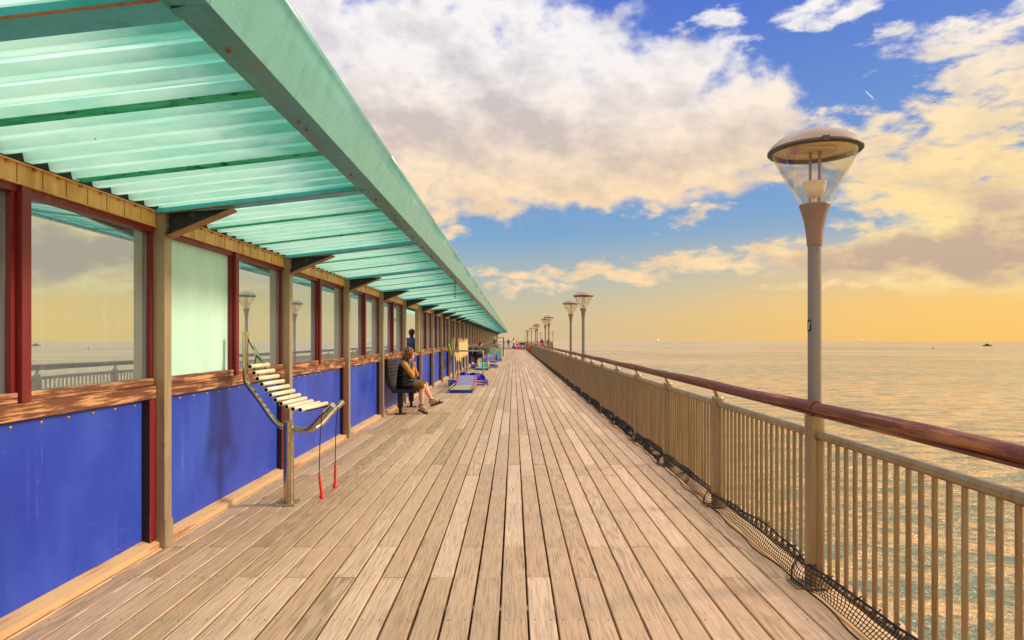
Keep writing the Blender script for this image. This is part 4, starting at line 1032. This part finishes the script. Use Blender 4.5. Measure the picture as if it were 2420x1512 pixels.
def hole(label, X, Y, tee_len, w, ring_r, matc, rampc, sidec, lift=.26, sides=False, rails=True):
    r = empty('golf_hole', (X, Y, 0))
    b = MB(); b.box(-w/2, w/2, 0, tee_len, .002, .085, 1); b.box(-w/2+.02, w/2-.02, .02, tee_len, .0855, .10, 0); b.build('tee', [matc, M['gblue']], r)
    if rails:
        for s in (-1, 1):
            b = MB(); b.tube([(s*(w/2+.02), -.03, .13), (s*(w/2+.02), tee_len*.98, .14)], .022, 8)
            for q in range(4): b.tube([(s*(w/2+.02), .1+q*tee_len/4.2, .05), (s*(w/2+.02), .1+q*tee_len/4.2, .13)], .012, 6)
            b.build('side_rail', M['galv'], r)
    rl = 1.0
    b = MB(); b.prism([(tee_len+.002,.10),(tee_len+rl,.10+lift),(tee_len+rl,.08+lift),(tee_len+.002,.085)], 'x', -w/2+.06, w/2-.06); b.build('ramp', rampc, r)
    b = MB()
    for s in (-1,1):
        x = s*(w/2-.045)
        if sides: b.box(x-.03, x+.03, tee_len-.1, tee_len+rl, .09, .16+lift)
        else: b.prism([(tee_len+.002,.002),(tee_len+rl,.002),(tee_len+rl,.12+lift),(tee_len+.002,.12)], 'x', x-.012, x+.012)
    b.build('cheek', sidec, r)
    if ring_r:
        cy = tee_len+rl+.35; b = MB()
        for zz, rad in ((.16,.024),(.075,.02)):
            b.tube([(ring_r*math.cos(a), cy+ring_r*math.sin(a), zz) for a in [2*math.pi*k/36 for k in range(37)]], rad, 8, cap=False)
        for k in range(10): a = 2*math.pi*k/10; b.tube([(ring_r*math.cos(a), cy+ring_r*math.sin(a), .003), (ring_r*math.cos(a), cy+ring_r*math.sin(a), .16)], .016, 6)
        b.build('ring_rail', M['gblue'], r)
        b = MB(); b.lathe([(ring_r-.03,.002),(ring_r-.03,.045),(0,.046)], 36, (0,cy,0)); b.build('green', M['ggreen'], r)
    tag(r, label, 'golf hole', 'mini golf holes along the shelter wall'); return r
hole('nearest mini golf hole with mauve ramp, pink cheek and blue ring rail', -1.54, 19.2, 1.9, .66, .66, M['ggreen'], M['gmauve'], M['gpink'], .26)
hole('mini golf hole with teal ramp and yellow blocks at its sides', -1.62, 33.6, 1.3, .62, .72, M['gteal'], M['gteal'], M['gyellow'], .22, True)
hole('mini golf hole with mauve ramp between royal blue sides', -1.55, 44.6, 1.2, .80, .70, M['gmauve'], M['gmauve'], M['gblue'], .36, True, False)
tb = empty('painted_board', (-1.48, 53.4, 0)); tag(tb, 'upright pale teal board painted with yellow shapes behind the blue sided ramp', 'board')
b = MB(); b.box(-.50,.50,-.02,.02,.04,.92,0,.01); b.build('panel', M['gteal'], tb)
b = MB(); b.lathe([(.001,0)], 3)
for cx, cz, q in ((-.18,.66,.13),(.14,.70,.12),(-.02,.5,.10)):
    b.prism([(cx+q*math.cos(a), cz+q*.75*math.sin(a)) for a in [2*math.pi*k/14 for k in range(14)]], 'y', -.026, -.0205)
b.build('painted_shape', M['gyellow'], tb)
b = MB(); b.box(-.45,-.38,-.25,.25,.001,.04); b.box(.38,.45,-.25,.25,.001,.04); b.build('foot', M['black'], tb)
# royal blue canvas cut-out waves standing behind the first ramp
b = MB(); nU, nV = 22, 6
for (xa, xb, zt, ph) in ((-1.98,-1.56,.36,0.2),(-1.60,-1.06,.36,1.4)):
    g = []
    for iu in range(nU+1):
        u = iu/nU; top = zt*(.72+.28*math.sin(u*math.pi+ph*.3)) + .03*abs(math.sin(u*4.2+ph)); row = []
        for iv in range(nV+1):
            v = iv/nV; row.append(b.bm.verts.new((xa+(xb-xa)*u + .05*math.sin(v*3), .12*math.sin(u*9+ph)+.18*v, .12+(top-.12)*v)))
        g.append(row)
    for iu in range(nU):
        for iv in range(nV): f = b.bm.faces.new((g[iu][iv],g[iu+1][iv],g[iu+1][iv+1],g[iu][iv+1])); f.smooth = True
o = b.build('canvas_wave', M['cloth'], None, (0, 23.55, 0)); sm = o.modifiers.new('thick', 'SOLIDIFY'); sm.thickness = .02
tag(o, 'royal blue canvas draped like waves behind the nearest mauve ramp', 'canvas')

# picket screen with leaf cut-out
pk = empty('picket_screen', (-2.25, 24.8, 0)); tag(pk, 'cream jagged picket cutout screen on steel posts with a green leaf beside the wall', 'screen')
for yy in (0, 2.0, 3.7, 5.4, 7.1):
    b = MB(); b.tube([(0,yy,.012),(0,yy,1.57 if yy else 1.60)], .045, 12); b.lathe([(.10,.0015),(.10,.012),(0,.0125)], 12, (0,yy,0)); b.build('post', M['galv'], pk)
prg = random.Random(8)
for (ya, yb) in ((2.15,3.6),(3.8,5.3),(5.5,7.0)):
    q = ya
    while q < yb-.05:
        wd = min(.36, yb-q); b = MB(); t0 = 1.52+prg.uniform(-.10,.05); t1 = 1.50+prg.uniform(-.12,.08); lo0 = .84+prg.uniform(-.06,.06); lo1 = .86+prg.uniform(-.06,.06)
        b.prism([(q,lo0),(q+wd*.5,lo0-.06),(q+wd-.012,lo1),(q+wd-.012,t1),(q+wd*.55,max(t0,t1)+.05),(q+wd*.35,min(t0,t1)-.05),(q,t0)], 'x', -.0,.04); b.build('picket', M['cream'], pk); q += wd
for q in range(3):
    b = MB(); y0 = .12+q*.55; b.prism([(y0,1.02-q*.02),(y0+.42,1.10-q*.04),(y0+1.0,.78-q*.03),(y0+.75,.66-q*.02)], 'x', .03+.025*q, .05+.025*q); b.build('slanted_plank', M['cream'], pk)
b = MB(); pts = []
for k in range(15): t = k/14; pts.append((-.55+.75*t, 1.52-.62*t+.17*math.sin(t*math.pi)))
for k in range(15): t = 1-k/14; pts.append((-.55+.75*t, 1.52-.62*t-.14*math.sin(t*math.pi)))
b.prism([q for i, q in enumerate(pts) if i not in (15, 29)], 'x', -.06, -.03); b.build('leaf', M['green'], pk)
b = MB(); b.prism([(-.95,1.36),(-.86,1.40),(.0,1.02),(-.05,.92)], 'x', -.10, -.065); b.build('leaf', M['gyellow'], pk, None)
b = MB(); b.lathe([(0,-.02),(.07,0),(0,.05)], 8, (.06,.35,1.2)); b.build('flower', M['gpink'], pk)

# tall dark frame with a white flower
fr = empty('black_frame', (-1.38, 60.7, 0)); tag(fr, 'tall slim black metal frame standing on the deck near the far sitter', 'frame')
b = MB(); b.tube([(.40,0,.001),(.44,0,1.74)], .045, 8); b.build('post', M['black'], fr)
b = MB(); b.tube([(-.40,0,.001),(-.40,0,1.74)], .06, 8); b.build('post', M['black'], fr)
b = MB(); b.tube([(-.40,0,1.72),(.44,0,1.72)], .025, 8); b.build('top_bar', M['black'], fr)
b = MB()
for k in range(5): a = 2*math.pi*k/5; b.capsule((-.36+.02*math.cos(a),-.08,1.70+.02*math.sin(a)), .03, (-.36+.12*math.cos(a),-.08,1.70+.12*math.sin(a)), .045, 1)
b.build('flower', M['white'], fr)

# ------------------------------------------------------------------ boats and buoy
def sea_at(px, py_wl):
    Y = 8.0*F/(py_wl-802); return Vector(((px-1214)/F*Y, Y, SEA_Z))
def sailboat(px, Y, hgt, label):
    r = empty('sailing_boat', ((px-1214)/F*Y, Y, SEA_Z), R(20)); s = hgt
    b = MB(); b.prism([(-.28*s,.10*s),(.34*s,.11*s),(.24*s,0),(-.24*s,0)], 'y', -.06*s, .06*s); b.build('hull', M['hull'], r)
    b = MB(); b.tube([(.02*s,0,.1*s),(.02*s,0,1.0*s)], .008*s, 6); b.build('mast', M['galv'], r)
    b = MB(); b.prism([(.0,.16*s),(.0,.98*s),(-.14*s,.55*s),(-.26*s,.16*s)], 'y', -.006*s, .006*s); b.build('mainsail', M['sail'], r)
    b = MB(); b.prism([(.04*s,.9*s),(.05*s,.14*s),(.32*s,.13*s)], 'y', -.006*s, .006*s); b.build('foresail', M['sail'], r)
    tag(r, label, 'boat', 'sailing boats on the horizon')
sailboat(1555, 2100, 15.5, 'small white sailing boat on the horizon right of the first lamp pair')
sailboat(2035, 2300, 14.5, 'small white sailing boat on the horizon right of the nearest lamp')
sailboat(2065, 3000, 8, 'tiniest sailing boat on the horizon, far right of the nearest lamp')
q = sea_at(2332, 817.5); mbt = empty('motor_boat', q); tag(mbt, 'dark motor boat on the sea at the far right', 'boat')
b = MB(); b.prism([(-4.6,.1),(4.2,.1),(5.6,1.5),(-4.6,1.2)], 'y', -1.4, 1.4); b.build('hull', M['hull'], mbt)
b = MB(); b.prism([(-2.4,1.3),(2.6,1.35),(1.2,2.5),(-1.6,2.7)], 'y', -1.0, 1.0); b.build('cabin', M['black'], mbt)
b = MB(); b.box(-1.6,.4,-.9,.9,2.71,2.82); b.tube([(-1,0,2.8),(-1.3,0,4.0)], .06, 6); b.build('roof', M['black'], mbt)
q = sea_at(2204, 823.5); by = empty('buoy', q); tag(by, 'small dark buoy floating on the sea left of the motor boat', 'buoy')
b = MB(); b.lathe([(0,-.4),(1.0,-.3),(1.05,.25),(.7,.5),(.35,.7)], 14); b.build('float', M['black'], by)
b = MB(); b.lathe([(.35,.7),(.22,1.9),(0,2.2)], 10); b.build('tower', M['orange'], by)
